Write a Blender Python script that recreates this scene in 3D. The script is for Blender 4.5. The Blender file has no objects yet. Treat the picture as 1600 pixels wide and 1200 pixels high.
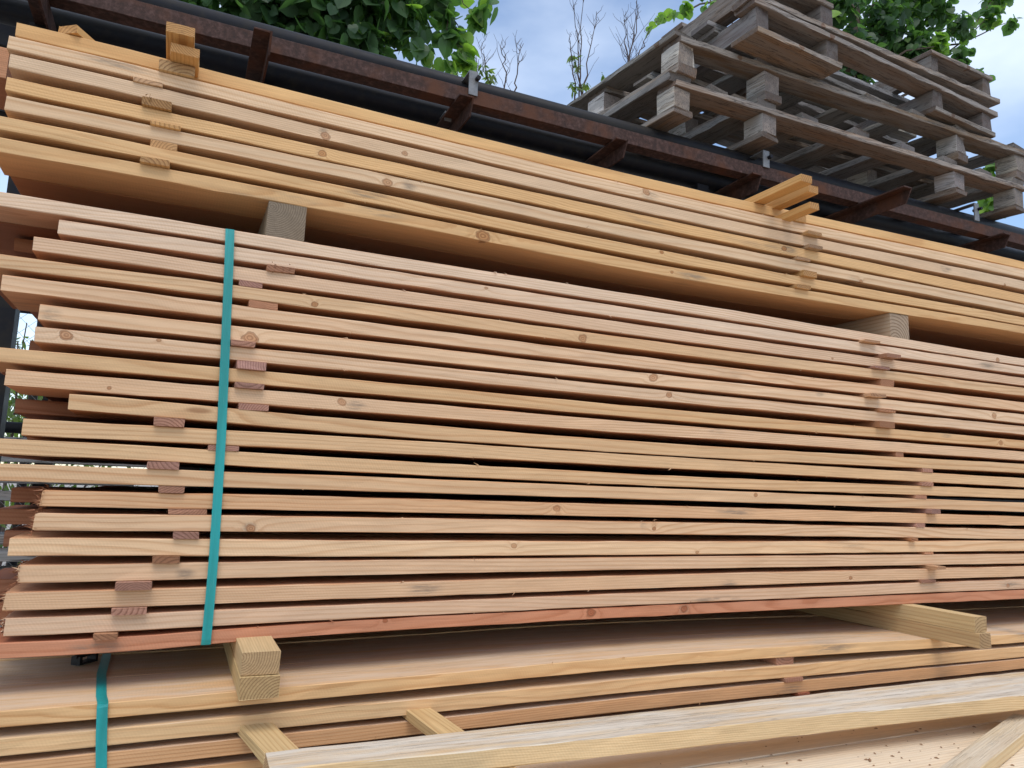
import bpy, math, random
import numpy as np
from mathutils import Vector, Matrix

random.seed(7)
RNG = np.random.default_rng(11)
scene = bpy.context.scene
COL = scene.collection

# ------------------------------------------------------------------ camera
F_PX = 1157.0
YAW, PIT, ROL = math.radians(23.9), math.radians(7.97), math.radians(1.95)
CAM = np.array([0.0, -1.45, 1.25])


def cam_axes(yaw, pitch, roll):
    cy, sy = math.cos(yaw), math.sin(yaw)
    f = np.array([sy * math.cos(pitch), cy * math.cos(pitch), math.sin(pitch)])
    r = np.array([cy, -sy, 0.0])
    u = np.cross(r, f)
    return r * math.cos(roll) + u * math.sin(roll), -r * math.sin(roll) + u * math.cos(roll), f


CR, CU, CF = cam_axes(YAW, PIT, ROL)
cam_data = bpy.data.cameras.new("camera")
cam = bpy.data.objects.new("camera", cam_data)
COL.objects.link(cam)
cam_data.sensor_width = 36.0
cam_data.lens = 36.0 * F_PX / 1600.0
cam_data.clip_start = 0.02
cam_data.clip_end = 2000.0
cam.matrix_world = Matrix(((CR[0], CU[0], -CF[0], CAM[0]), (CR[1], CU[1], -CF[1], CAM[1]),
                           (CR[2], CU[2], -CF[2], CAM[2]), (0, 0, 0, 1)))
scene.camera = cam

# ------------------------------------------------------------------ sky, sun, exposure
SUN_EL, SUN_AZ = math.radians(64), math.radians(195)     # azimuth clockwise from +Y: behind the camera, a little left
world = bpy.data.worlds.new("World")
scene.world = world
world.use_nodes = True
wn, wl = world.node_tree.nodes, world.node_tree.links
wn.clear()
w_out = wn.new("ShaderNodeOutputWorld")
w_bg = wn.new("ShaderNodeBackground")
w_bg.inputs["Strength"].default_value = 0.15
w_sky = wn.new("ShaderNodeTexSky")
w_sky.sky_type = 'NISHITA'
w_sky.sun_disc = False
w_sky.sun_elevation = SUN_EL
w_sky.sun_rotation = SUN_AZ
w_sky.air_density = 1.0
w_sky.dust_density = 0.6
w_sky.ozone_density = 1.2
w_tc = wn.new("ShaderNodeTexCoord")
w_map = wn.new("ShaderNodeMapping")
w_map.inputs["Scale"].default_value = (1.0, 1.0, 2.2)
w_map.inputs["Location"].default_value = (0.35, 0.1, 0.2)
w_noise = wn.new("ShaderNodeTexNoise")
w_noise.inputs["Scale"].default_value = 1.9
w_noise.inputs["Detail"].default_value = 6.0
w_noise.inputs["Roughness"].default_value = 0.5
w_ramp = wn.new("ShaderNodeValToRGB")
w_ramp.color_ramp.elements[0].position = 0.36
w_ramp.color_ramp.elements[0].color = (0.0, 0.0, 0.0, 1)
w_ramp.color_ramp.elements[1].position = 0.66
w_ramp.color_ramp.elements[1].color = (0.62, 0.62, 0.62, 1)
w_mix = wn.new("ShaderNodeMix")
w_mix.data_type = 'RGBA'
w_mix.inputs["B"].default_value = (6.2, 6.7, 7.3, 1)
wl.new(w_tc.outputs["Generated"], w_map.inputs["Vector"])
wl.new(w_map.outputs[0], w_noise.inputs["Vector"])
wl.new(w_noise.outputs["Fac"], w_ramp.inputs["Fac"])
wl.new(w_ramp.outputs["Color"], w_mix.inputs["Factor"])
wl.new(w_sky.outputs["Color"], w_mix.inputs["A"])
wl.new(w_mix.outputs["Result"], w_bg.inputs["Color"])
wl.new(w_bg.outputs[0], w_out.inputs["Surface"])

sun_data = bpy.data.lights.new("sun", 'SUN')
sun_data.energy = 1.1
sun_data.angle = math.radians(35)
sun_data.color = (1.0, 0.95, 0.88)
sun = bpy.data.objects.new("sun", sun_data)
COL.objects.link(sun)
sd = Vector((math.sin(SUN_AZ) * math.cos(SUN_EL), math.cos(SUN_AZ) * math.cos(SUN_EL), math.sin(SUN_EL)))
sun.rotation_euler = sd.to_track_quat('Z', 'Y').to_euler()

scene.view_settings.view_transform = 'Standard'
scene.view_settings.look = 'None'
scene.view_settings.exposure = 0.66
scene.view_settings.gamma = 1.0

# ------------------------------------------------------------------ pixel -> true point on a plane of the place


def ray(px, py):
    return CR * (px - 800.0) / F_PX + CU * (600.0 - py) / F_PX + CF


def PY(px, py, y):
    d = ray(px, py)
    return CAM + d * ((y - CAM[1]) / d[1])


def PZ(px, py, z):
    d = ray(px, py)
    return CAM + d * ((z - CAM[2]) / d[2])


# ------------------------------------------------------------------ materials


class NT:
    """small helper to write shader nodes as expressions"""

    def __init__(self, name):
        self.mat = bpy.data.materials.new(name)
        self.mat.use_nodes = True
        self.n, self.l = self.mat.node_tree.nodes, self.mat.node_tree.links
        self.n.clear()
        self.out = self.n.new("ShaderNodeOutputMaterial")

    def put(self, sock, v):
        if hasattr(v, "is_output") or isinstance(v, bpy.types.NodeSocket):
            self.l.new(v, sock)
        elif v is not None:
            sock.default_value = v

    def m(self, op, a, b=None, c=None, clamp=False):
        k = self.n.new("ShaderNodeMath")
        k.operation = op
        k.use_clamp = clamp
        for i, v in enumerate((a, b, c)):
            if v is not None:
                self.put(k.inputs[i], v)
        return k.outputs[0]

    def vm(self, op, a, b=None, out=0):
        k = self.n.new("ShaderNodeVectorMath")
        k.operation = op
        self.put(k.inputs[0], a)
        if b is not None:
            self.put(k.inputs[1], b)
        return k.outputs[out]

    def xyz(self, v):
        k = self.n.new("ShaderNodeSeparateXYZ")
        self.put(k.inputs[0], v)
        return k.outputs

    def comb(self, x, y, z):
        k = self.n.new("ShaderNodeCombineXYZ")
        for i, v in enumerate((x, y, z)):
            self.put(k.inputs[i], v)
        return k.outputs[0]

    def noise(self, vec, scale=1.0, detail=3.0, rough=0.5, out="Fac"):
        k = self.n.new("ShaderNodeTexNoise")
        self.put(k.inputs["Vector"], vec)
        k.inputs["Scale"].default_value = scale
        k.inputs["Detail"].default_value = detail
        k.inputs["Roughness"].default_value = rough
        return k.outputs[out]

    def ramp(self, fac, pts):
        k = self.n.new("ShaderNodeValToRGB")
        els = k.color_ramp.elements
        while len(els) < len(pts):
            els.new(0.5)
        for e, (p, c) in zip(els, pts):
            e.position = p
            e.color = (c, c, c, 1) if isinstance(c, (int, float)) else (*c, 1)
        self.put(k.inputs[0], fac)
        return k.outputs[0]

    def smooth(self, v, a, b):
        k = self.n.new("ShaderNodeMapRange")
        k.interpolation_type = 'SMOOTHSTEP'
        self.put(k.inputs[0], v)
        k.inputs[1].default_value = a
        k.inputs[2].default_value = b
        return k.outputs[0]

    def mix(self, f, a, b, mode='MIX'):
        k = self.n.new("ShaderNodeMix")
        k.data_type = 'RGBA'
        k.blend_type = mode
        self.put(k.inputs["Factor"], f)
        for s, v in (("A", a), ("B", b)):
            if isinstance(v, tuple) and len(v) == 3:
                v = (*v, 1)
            self.put(k.inputs[s], v)
        return k.outputs["Result"]

    def attr(self, name, out="Vector"):
        k = self.n.new("ShaderNodeAttribute")
        k.attribute_type = 'OBJECT'
        k.attribute_name = name
        return k.outputs[out]

    def bsdf(self, color, rough=0.7, bump=None, dist=0.001, strength=1.0, metallic=0.0, spec=None):
        b = self.n.new("ShaderNodeBsdfPrincipled")
        if isinstance(color, tuple) and len(color) == 3:
            color = (*color, 1)
        self.put(b.inputs["Base Color"], color)
        self.put(b.inputs["Roughness"], rough)
        b.inputs["Metallic"].default_value = metallic
        if spec is not None:
            b.inputs["Specular IOR Level"].default_value = spec
        if bump is not None:
            k = self.n.new("ShaderNodeBump")
            k.inputs["Distance"].default_value = dist
            k.inputs["Strength"].default_value = strength
            self.put(k.inputs["Height"], bump)
            self.l.new(k.outputs[0], b.inputs["Normal"])
        return b

    def finish(self, b):
        self.l.new(b.outputs[0], self.out.inputs["Surface"])
        return self.mat


def wood_material(name, late=0.62, fibre=0.24, stain=0.25, end_dark=0.74, knots=True, grey=0.0, cracks=0.0, late_tint=(0.62, 0.42, 0.27)):
    """solid wood: growth rings around a pith line along local X, fibres, knots, dirt; object properties give tone, pith and knots"""
    t = NT(name)
    tc = t.n.new("ShaderNodeTexCoord")
    P = tc.outputs["Object"]
    tone = t.attr("tone")
    pith = t.attr("pith")
    seed = t.xyz(pith)[2]
    off = t.comb(seed, t.m('MULTIPLY', seed, 1.7), t.m('MULTIPLY', seed, 0.6))
    Pm = t.vm('ADD', P, off)
    x, y, z = t.xyz(P)[0:3]
    # knots written on the object
    ringpush = 0.0
    kmask = None
    kring = None
    if knots:
        for kn in ("knot_a", "knot_b", "knot_c"):
            kx, kz, ks = t.xyz(t.attr(kn))[0:3]
            ksz = t.m('MAXIMUM', ks, 0.0005)
            dx = t.m('MULTIPLY', t.m('SUBTRACT', x, kx), 0.8)
            dz = t.m('SUBTRACT', z, kz)
            dy = t.m('MULTIPLY', y, 0.45)
            wob = t.m('MULTIPLY_ADD', t.noise(Pm, 55.0, 3.0), 1.5, 0.25)
            d = t.m('DIVIDE', t.m('SQRT', t.m('ADD', t.m('MULTIPLY', dy, dy), t.m('ADD', t.m('MULTIPLY', dx, dx), t.m('MULTIPLY', dz, dz)))), t.m('MULTIPLY', ksz, wob))
            mk = t.m('SUBTRACT', 1.0, t.smooth(d, 0.75, 1.05))
            halo = t.m('DIVIDE', ksz, t.m('MULTIPLY_ADD', d, d, 1.0))
            halo = t.m('MULTIPLY', halo, t.m('GREATER_THAN', ks, 0.001))
            mk = t.m('MULTIPLY', mk, t.m('GREATER_THAN', ks, 0.001))
            ringpush = t.m('ADD', halo, ringpush)
            kmask = mk if kmask is None else t.m('MAXIMUM', mk, kmask)
            kr = t.m('SINE', t.m('MULTIPLY', d, 16.0))
            kr = t.m('MULTIPLY', kr, mk)
            kring = kr if kring is None else t.m('ADD', kr, kring)
    # small scattered pin knots
    vor = t.n.new("ShaderNodeTexVoronoi")
    vor.feature = 'F1'
    t.put(vor.inputs["Vector"], t.vm('MULTIPLY', Pm, (2.3, 0.8, 10.0)))
    vor.inputs["Scale"].default_value = 1.0
    gate = t.m('GREATER_THAN', t.xyz(vor.outputs["Color"])[0], 0.72)
    pin = t.m('MULTIPLY', t.m('SUBTRACT', 1.0, t.smooth(vor.outputs["Distance"], 0.025, 0.07)), gate)
    pinhalo = t.m('MULTIPLY', t.m('SUBTRACT', 1.0, t.smooth(vor.outputs["Distance"], 0.0, 0.30)), gate)
    # growth rings
    slow = t.noise(t.vm('MULTIPLY', Pm, (0.55, 3.0, 3.0)), 1.0, 2.0)
    med = t.noise(t.vm('MULTIPLY', Pm, (3.0, 22.0, 22.0)), 1.0, 3.0)
    py = t.m('SUBTRACT', y, t.xyz(pith)[0])
    pz = t.m('SUBTRACT', z, t.xyz(pith)[1])
    rad = t.m('SQRT', t.m('ADD', t.m('MULTIPLY', py, py), t.m('MULTIPLY', pz, pz)))
    rad = t.m('MULTIPLY_ADD', slow, 0.075, rad)
    rad = t.m('MULTIPLY_ADD', med, 0.006, rad)
    rad = t.m('MULTIPLY_ADD', ringpush, 1.5, rad)
    rad = t.m('MULTIPLY_ADD', pinhalo, 0.007, rad)
    freq = t.m('MULTIPLY_ADD', t.m('FRACT', t.m('MULTIPLY', seed, 7.31)), 190.0, 110.0)
    fr = t.m('FRACT', t.m('MULTIPLY', rad, freq))
    ring = t.ramp(fr, ((0.0, 0.25), (0.12, 0.0), (0.55, 0.12), (0.86, 1.0), (0.95, 0.9), (1.0, 0.25)))
    strong = t.ramp(t.noise(t.vm('MULTIPLY', Pm, (0.8, 6.0, 6.0)), 1.0, 2.0), ((0.3, 0.25), (0.7, 1.0)))
    ringf = t.m('MULTIPLY', t.m('MULTIPLY', ring, strong), late)
    col = t.mix(ringf, tone, t.vm('MULTIPLY', tone, late_tint))
    # saw fibres
    fib = t.noise(t.vm('MULTIPLY', Pm, (9.0, 420.0, 420.0)), 1.0, 3.0, 0.6)
    fv = t.m('MULTIPLY_ADD', fib, fibre * 2, 1.0 - fibre)
    col = t.vm('MULTIPLY', col, t.comb(fv, fv, fv))
    sawp = t.m('MULTIPLY_ADD', t.noise(t.vm('MULTIPLY', Pm, (18.0, 30.0, 30.0)), 1.0, 2.0), 14.0, t.m('MULTIPLY', t.m('ADD', x, t.m('MULTIPLY', z, 0.55)), 1150.0))
    saw = t.m('SINE', sawp)
    sawamt = t.m('MULTIPLY', t.smooth(t.noise(t.vm('MULTIPLY', Pm, (2.0, 8.0, 8.0)), 1.0, 2.0), 0.42, 0.62), 0.03)
    sv = t.m('MULTIPLY_ADD', saw, sawamt, 1.0)
    col = t.vm('MULTIPLY', col, t.comb(sv, sv, sv))
    blot = t.m('MULTIPLY_ADD', t.noise(t.vm('MULTIPLY', Pm, (7.0, 70.0, 70.0)), 1.0, 5.0, 0.65), 0.40, 0.80)
    col = t.vm('MULTIPLY', col, t.comb(blot, blot, blot))
    # broad tone drift, dirt and bluish stain
    drift = t.noise(t.vm('MULTIPLY', Pm, (1.1, 9.0, 9.0)), 1.0, 3.0)
    col = t.mix(t.m('MULTIPLY', t.smooth(drift, 0.35, 0.75), stain), col, t.vm('MULTIPLY', tone, (0.98, 0.80, 0.60)))
    dirt = t.noise(t.vm('MULTIPLY', Pm, (5.0, 40.0, 40.0)), 1.0, 4.0, 0.65)
    dmask = t.noise(t.vm('MULTIPLY', Pm, (1.6, 7.0, 7.0)), 1.0, 1.0)
    dm = t.m('MULTIPLY', t.smooth(dirt, 0.52, 0.75), t.smooth(dmask, 0.56, 0.72))
    col = t.mix(t.m('MULTIPLY', dm, 0.45), col, (0.20, 0.15, 0.105))
    if grey > 0:
        g1 = t.noise(t.vm('MULTIPLY', Pm, (3.5, 30.0, 30.0)), 1.0, 4.0, 0.6)
        col = t.mix(t.m('MULTIPLY', t.smooth(g1, 0.3, 0.62), grey), col, (0.255, 0.245, 0.23))
    for sn in ("stain_a", "stain_b"):
        sx, sz, sr = t.xyz(t.attr(sn))[0:3]
        ex = t.m('DIVIDE', t.m('SUBTRACT', x, sx), t.m('MAXIMUM', sr, 0.0005))
        ez = t.m('DIVIDE', t.m('SUBTRACT', z, sz), 0.013)
        ed = t.m('SQRT', t.m('ADD', t.m('MULTIPLY', ex, ex), t.m('MULTIPLY', ez, ez)))
        em = t.m('MULTIPLY', t.m('SUBTRACT', 1.0, t.smooth(ed, 0.2, 1.15)), t.m('GREATER_THAN', sr, 0.001))
        em = t.m('MULTIPLY', em, t.smooth(t.noise(t.vm('MULTIPLY', Pm, (14.0, 130.0, 130.0)), 1.0, 4.0, 0.7), 0.36, 0.62))
        col = t.mix(t.m('MULTIPLY', em, 0.75), col, (0.21, 0.155, 0.11))
    # knots
    col = t.mix(t.m('MULTIPLY', pin, 0.75), col, (0.30, 0.14, 0.06))
    if knots:
        kc = t.mix(t.m('MULTIPLY_ADD', kring, 0.5, 0.5), t.vm('MULTIPLY', tone, (0.42, 0.26, 0.17)), t.vm('MULTIPLY', tone, (0.74, 0.54, 0.40)))
        col = t.mix(t.m('MULTIPLY', kmask, t.m('MULTIPLY_ADD', dirt, 0.9, 0.35)), col, kc)
        rim = t.m('MULTIPLY', kmask, t.m('SUBTRACT', 1.0, kmask))
        col = t.mix(t.m('MULTIPLY', t.m('MULTIPLY', rim, dirt), 4.2, clamp=True), col, (0.16, 0.075, 0.035))
    # end grain drinks more and is darker
    geo = t.n.new("ShaderNodeNewGeometry")
    vt = t.n.new("ShaderNodeVectorTransform")
    vt.vector_type = 'NORMAL'
    vt.convert_from, vt.convert_to = 'WORLD', 'OBJECT'
    t.put(vt.inputs[0], geo.outputs["Normal"])
    nz = t.smooth(t.m('ABSOLUTE', t.xyz(vt.outputs[0])[2]), 0.6, 0.85)
    nup = t.smooth(t.xyz(vt.outputs[0])[2], 0.6, 0.85)
    fred = t.m('MULTIPLY', nz, t.attr("heart_bounce_red", "Fac"))
    col = t.mix(fred, col, t.vm('MULTIPLY', col, (0.90, 0.62, 0.46)))  # redder top and bottom faces: heartwood hue plus painted warm bounce between boards
    bn = t.noise(t.vm('MULTIPLY', Pm, (2.5, 28.0, 28.0)), 1.0, 4.0, 0.65)
    bl = t.m('MULTIPLY', t.m('MULTIPLY', nup, t.attr("bleach", "Fac")), t.smooth(bn, 0.26, 0.60))
    col = t.mix(bl, col, t.mix(t.smooth(t.noise(t.vm('MULTIPLY', Pm, (6.0, 70.0, 70.0)), 1.0, 4.0, 0.65), 0.36, 0.6), (0.50, 0.43, 0.34), (0.64, 0.58, 0.48)))
    endm = t.smooth(t.m('ABSOLUTE', t.xyz(vt.outputs[0])[0]), 0.6, 0.85)
    speck = t.m('MULTIPLY_ADD', t.noise(Pm, 520.0, 3.0, 0.6), 0.6, 0.66)
    speck = t.m('MULTIPLY', speck, t.m('MULTIPLY_ADD', ring, -0.35, 1.05))
    e = t.m('MULTIPLY', speck, end_dark)
    col = t.mix(endm, col, t.vm('MULTIPLY', col, t.comb(e, t.m('MULTIPLY', e, 0.90), t.m('MULTIPLY', e, 0.86))))
    h = t.m('MULTIPLY_ADD', fib, 0.7, t.m('MULTIPLY_ADD', saw, 0.05, t.m('MULTIPLY', ring, -0.25)))
    if cracks > 0:
        ck = t.noise(t.vm('MULTIPLY', Pm, (2.2, 75.0, 75.0)), 1.0, 4.0, 0.6)
        cm = t.m('SUBTRACT', 1.0, t.smooth(t.m('ABSOLUTE', t.m('SUBTRACT', ck, 0.5)), 0.0, 0.022 if grey > 0.05 else 0.014))
        if grey <= 0.05:
            cm = t.m('MULTIPLY', cm, t.m('MULTIPLY', t.attr("bleach", "Fac"), nup))
        col = t.mix(t.m('MULTIPLY', cm, cracks), col, (0.06, 0.05, 0.042))
        h = t.m('MULTIPLY_ADD', cm, -1.6, h)
    b = t.bsdf(col, 0.72, h, 0.0009, 0.55, spec=0.3)
    return t.finish(b)


M_FRESH = wood_material("fresh_sawn_wood", cracks=0.32)
M_GREY = wood_material("weathered_grey_wood", late=1.0, fibre=0.42, stain=0.5, end_dark=0.62, knots=True, grey=0.6, cracks=0.95, late_tint=(0.50, 0.44, 0.38))
M_PALE = wood_material("bleached_wood", late=0.5, fibre=0.15, stain=0.3, grey=0.10, cracks=0.25, late_tint=(0.72, 0.60, 0.47))


def rust_material():
    t = NT("rusty_steel")
    P = t.n.new("ShaderNodeTexCoord").outputs["Object"]
    a = t.noise(P, 55.0, 6.0, 0.7)
    b_ = t.noise(P, 9.0, 3.0)
    col = t.ramp(a, ((0.25, (0.018, 0.012, 0.010)), (0.48, (0.045, 0.022, 0.016)), (0.64, (0.085, 0.046, 0.038)), (0.85, (0.15, 0.10, 0.085))))
    col = t.mix(t.smooth(b_, 0.45, 0.7), col, (0.085, 0.032, 0.015))
    return t.finish(t.bsdf(col, 0.8, a, 0.002, 0.8, spec=0.3))


def dark_steel_material():
    t = NT("black_steel")
    P = t.n.new("ShaderNodeTexCoord").outputs["Object"]
    a = t.noise(P, 24.0, 5.0, 0.65)
    s = t.noise(t.vm('MULTIPLY', P, (0.8, 18.0, 18.0)), 1.0, 3.0)
    col = t.mix(t.smooth(a, 0.45, 0.75), (0.010, 0.010, 0.013), (0.022, 0.019, 0.016))
    col = t.mix(t.m('MULTIPLY', t.smooth(s, 0.5, 0.75), 0.5), col, (0.036, 0.029, 0.018))
    return t.finish(t.bsdf(col, t.m('MULTIPLY_ADD', a, 0.3, 0.38), a, 0.001, 0.4, spec=0.16))


def simple_material(name, col, rough=0.6, scale=40.0, var=0.3, metallic=0.0, spec=0.4):
    t = NT(name)
    P = t.n.new("ShaderNodeTexCoord").outputs["Object"]
    a = t.noise(P, scale, 4.0, 0.6)
    v = t.m('MULTIPLY_ADD', a, 2 * var, 1.0 - var)
    c = t.vm('MULTIPLY', t.comb(*col), t.comb(v, v, v))
    return t.finish(t.bsdf(c, rough, a, 0.0008, 0.3, metallic, spec))


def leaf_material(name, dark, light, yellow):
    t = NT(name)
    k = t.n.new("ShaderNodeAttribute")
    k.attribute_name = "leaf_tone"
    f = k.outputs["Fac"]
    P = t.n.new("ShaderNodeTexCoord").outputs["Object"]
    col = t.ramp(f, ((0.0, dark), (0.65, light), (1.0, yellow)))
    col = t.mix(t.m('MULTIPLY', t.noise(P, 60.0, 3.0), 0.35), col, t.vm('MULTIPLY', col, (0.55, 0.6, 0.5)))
    b = t.bsdf(col, 0.45, None, spec=0.4)
    tr = t.n.new("ShaderNodeBsdfTranslucent")
    t.put(tr.inputs["Color"], t.vm('MULTIPLY', col, (1.5, 1.7, 0.7)))
    mx = t.n.new("ShaderNodeMixShader")
    mx.inputs[0].default_value = 0.56
    t.l.new(b.outputs[0], mx.inputs[1])
    t.l.new(tr.outputs[0], mx.inputs[2])
    t.l.new(mx.outputs[0], t.out.inputs["Surface"])
    return t.mat


M_RUST = rust_material()
M_STEEL = dark_steel_material()
M_ZINC = simple_material("galvanised_steel", (0.19, 0.19, 0.19), 0.55, 60, 0.5, 0.4)
def strap_material():
    t = NT("teal_plastic_strap")
    P = t.n.new("ShaderNodeTexCoord").outputs["Object"]
    x, y, z = t.xyz(P)[0:3]
    a = t.m('SINE', t.m('MULTIPLY', t.m('ADD', x, z), 1900.0))
    b_ = t.m('SINE', t.m('MULTIPLY', t.m('SUBTRACT', x, z), 1900.0))
    scuff = t.noise(t.vm('MULTIPLY', P, (900.0, 60.0, 22.0)), 1.0, 4.0, 0.65)
    long_ = t.noise(t.vm('MULTIPLY', P, (60.0, 5.0, 3.0)), 1.0, 2.0)
    col = t.mix(t.smooth(long_, 0.3, 0.7), (0.006, 0.235, 0.215), (0.012, 0.33, 0.315))
    col = t.mix(t.m('MULTIPLY', t.smooth(scuff, 0.58, 0.78), 0.55), col, (0.16, 0.46, 0.43))
    return t.finish(t.bsdf(col, t.m('MULTIPLY_ADD', scuff, 0.35, 0.18), t.m('ADD', t.m('MULTIPLY', a, b_), scuff), 0.0004, 0.6, spec=0.5))


M_STRAP = strap_material()
M_BUCKLE = simple_material("black_plastic", (0.012, 0.012, 0.013), 0.5)
M_BARK = simple_material("bark", (0.085, 0.062, 0.045), 0.9, 30, 0.5)
M_TWIG = simple_material("twig_bark", (0.075, 0.050, 0.042), 0.85, 60, 0.4)
M_LEAF = leaf_material("lime_tree_leaf", (0.036, 0.078, 0.044), (0.095, 0.185, 0.065), (0.24, 0.38, 0.075))
M_LEAF2 = leaf_material("shrub_leaf", (0.06, 0.10, 0.03), (0.11, 0.17, 0.045), (0.20, 0.26, 0.07))
M_CHIP = simple_material("bark_chip", (0.28, 0.16, 0.085), 0.9, 200, 0.5)


def ground_material():
    t = NT("gravel_yard")
    P = t.n.new("ShaderNodeTexCoord").outputs["Object"]
    a = t.noise(P, 45.0, 6.0, 0.7)
    b_ = t.noise(P, 0.7, 4.0, 0.6)
    col = t.ramp(a, ((0.3, (0.22, 0.19, 0.16)), (0.55, (0.40, 0.36, 0.31)), (0.75, (0.52, 0.48, 0.42))))
    col = t.mix(t.m('MULTIPLY', t.smooth(b_, 0.45, 0.65), 0.5), col, (0.21, 0.18, 0.14))
    return t.finish(t.bsdf(col, 0.9, a, 0.01, 0.8))


# ------------------------------------------------------------------ object helpers


def mesh_obj(name, verts, faces, mat, parent=None, smooth=False):
    me = bpy.data.meshes.new(name)
    me.from_pydata([tuple(map(float, v)) for v in verts], [], faces)
    me.update()
    me.materials.append(mat)
    if smooth:
        me.polygons.foreach_set("use_smooth", [True] * len(me.polygons))
    o = bpy.data.objects.new(name, me)
    COL.objects.link(o)
    if parent is not None:
        o.parent = parent
    return o


def tag(o, label, cat, group=None, kind=None):
    if label:
        o["label"] = label
    if cat:
        o["category"] = cat
    if group:
        o["group"] = group
    if kind:
        o["kind"] = kind
    return o


def empty(name, loc=(0, 0, 0), rot=(0, 0, 0)):
    o = bpy.data.objects.new(name, None)
    o.empty_display_size = 0.1
    o.location = loc
    o.rotation_euler = rot
    COL.objects.link(o)
    return o


def wood_props(o, tone, pith=None, knots=(), red=0.0, bleach=0.0):
    o["tone"] = [float(c) for c in tone]
    if pith is None:
        pith = (random.uniform(-0.10, 0.16), random.choice((-1, 1)) * random.uniform(0.01, 0.09), random.uniform(0, 40))
    o["pith"] = [float(c) for c in pith]
    for i, kn in enumerate(("knot_a", "knot_b", "knot_c")):
        o[kn] = [float(c) for c in (knots[i] if i < len(knots) else (-99.0, 0.0, 0.0))]
    o["stain_a"] = [-99.0, 0.0, 0.0]
    o["stain_b"] = [-99.0, 0.0, 0.0]
    o["heart_bounce_red"] = float(red)
    o["bleach"] = float(bleach)
    return o


def jitter_tone(base, dv=0.06, dh=0.04):
    v = 1 + random.uniform(-dv, dv)
    h = random.uniform(-dh, dh)
    return (base[0] * v * (1 + 0.3 * h), base[1] * v, base[2] * v * (1 - h))


def plank_mesh(length, stations, y0, y1, zt, zb, ch=0.0013, rough=0.0004, ragged=0.0, yf=None):
    """plank along local X; zt/zb/y0 may be functions of local x; chamfered, slightly uneven sawn edges"""
    V, Fc = [], []
    xs = np.linspace(0, length, stations)
    for i, x in enumerate(xs):
        t, b = zt(x), zb(x)
        j = RNG.normal(0, rough, 8)
        a0 = y0(x) if callable(y0) else y0
        a1 = y1(x) if callable(y1) else y1
        ring = [(a0, b + ch), (a0, t - ch), (a0 + ch, t), (a1 - ch, t), (a1, t - ch), (a1, b + ch), (a1 - ch, b), (a0 + ch, b)]
        for k, (yy, zz) in enumerate(ring):
            dx = 0.0
            if ragged and i == 0:
                dx = abs(RNG.normal(0, ragged))
            V.append((x + dx, yy + j[k], zz + j[(k + 3) % 8] * 0.7))
    for i in range(stations - 1):
        for k in range(8):
            a, b_ = i * 8 + k, i * 8 + (k + 1) % 8
            Fc.append((a, a + 8, b_ + 8, b_))
    Fc.append(tuple(range(8)))
    Fc.append(tuple(reversed([(stations - 1) * 8 + k for k in range(8)])))
    return V, Fc


def add_splinters(V, Fc, pts, n=8, size=0.012, zr=0.012):
    """torn fibres sticking out of a plank"""
    for (x, y, z) in pts:
        for _ in range(n):
            d = np.array([random.uniform(-1.2, 0.5), random.uniform(-0.9, 0.1), random.uniform(-0.6, 0.6)]) * size * random.uniform(0.4, 1.2)
            p = np.array([x, y + random.uniform(0, 0.002), z + random.uniform(-zr, zr)])
            w = np.array([0, 0.0006, 0.0011])
            i = len(V)
            V += [tuple(p - w), tuple(p + w), tuple(p + d * 0.6 + w * 0.6), tuple(p + d), tuple(p + w * np.array([1, -1, 1]))]
            Fc += [(i, i + 1, i + 2, i + 3), (i, i + 3, i + 2, i + 4)]


def box_data(x0, x1, y0, y1, z0, z1, ch=0.0015, rough=0.0004):
    L = x1 - x0
    V, Fc = plank_mesh(L, max(2, int(L / 0.08) + 1), y0, y1, lambda x: z1, lambda x: z0, ch, rough)
    return [(v[0] + x0, v[1], v[2]) for v in V], Fc


ORD = ["topmost", "second", "third", "fourth", "fifth", "sixth", "seventh", "eighth", "ninth", "tenth", "eleventh", "twelfth",
       "thirteenth", "fourteenth", "fifteenth", "sixteenth", "seventeenth", "eighteenth", "nineteenth", "lowest"]

# ------------------------------------------------------------------ ground
GZ = 0.50
g = mesh_obj("ground", [(-400, -400, GZ), (400, -400, GZ), (400, 400, GZ), (-400, 400, GZ)], [(0, 1, 2, 3)], ground_material())
tag(g, "pale gravel ground of the timber yard", "ground", kind="structure")

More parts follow.
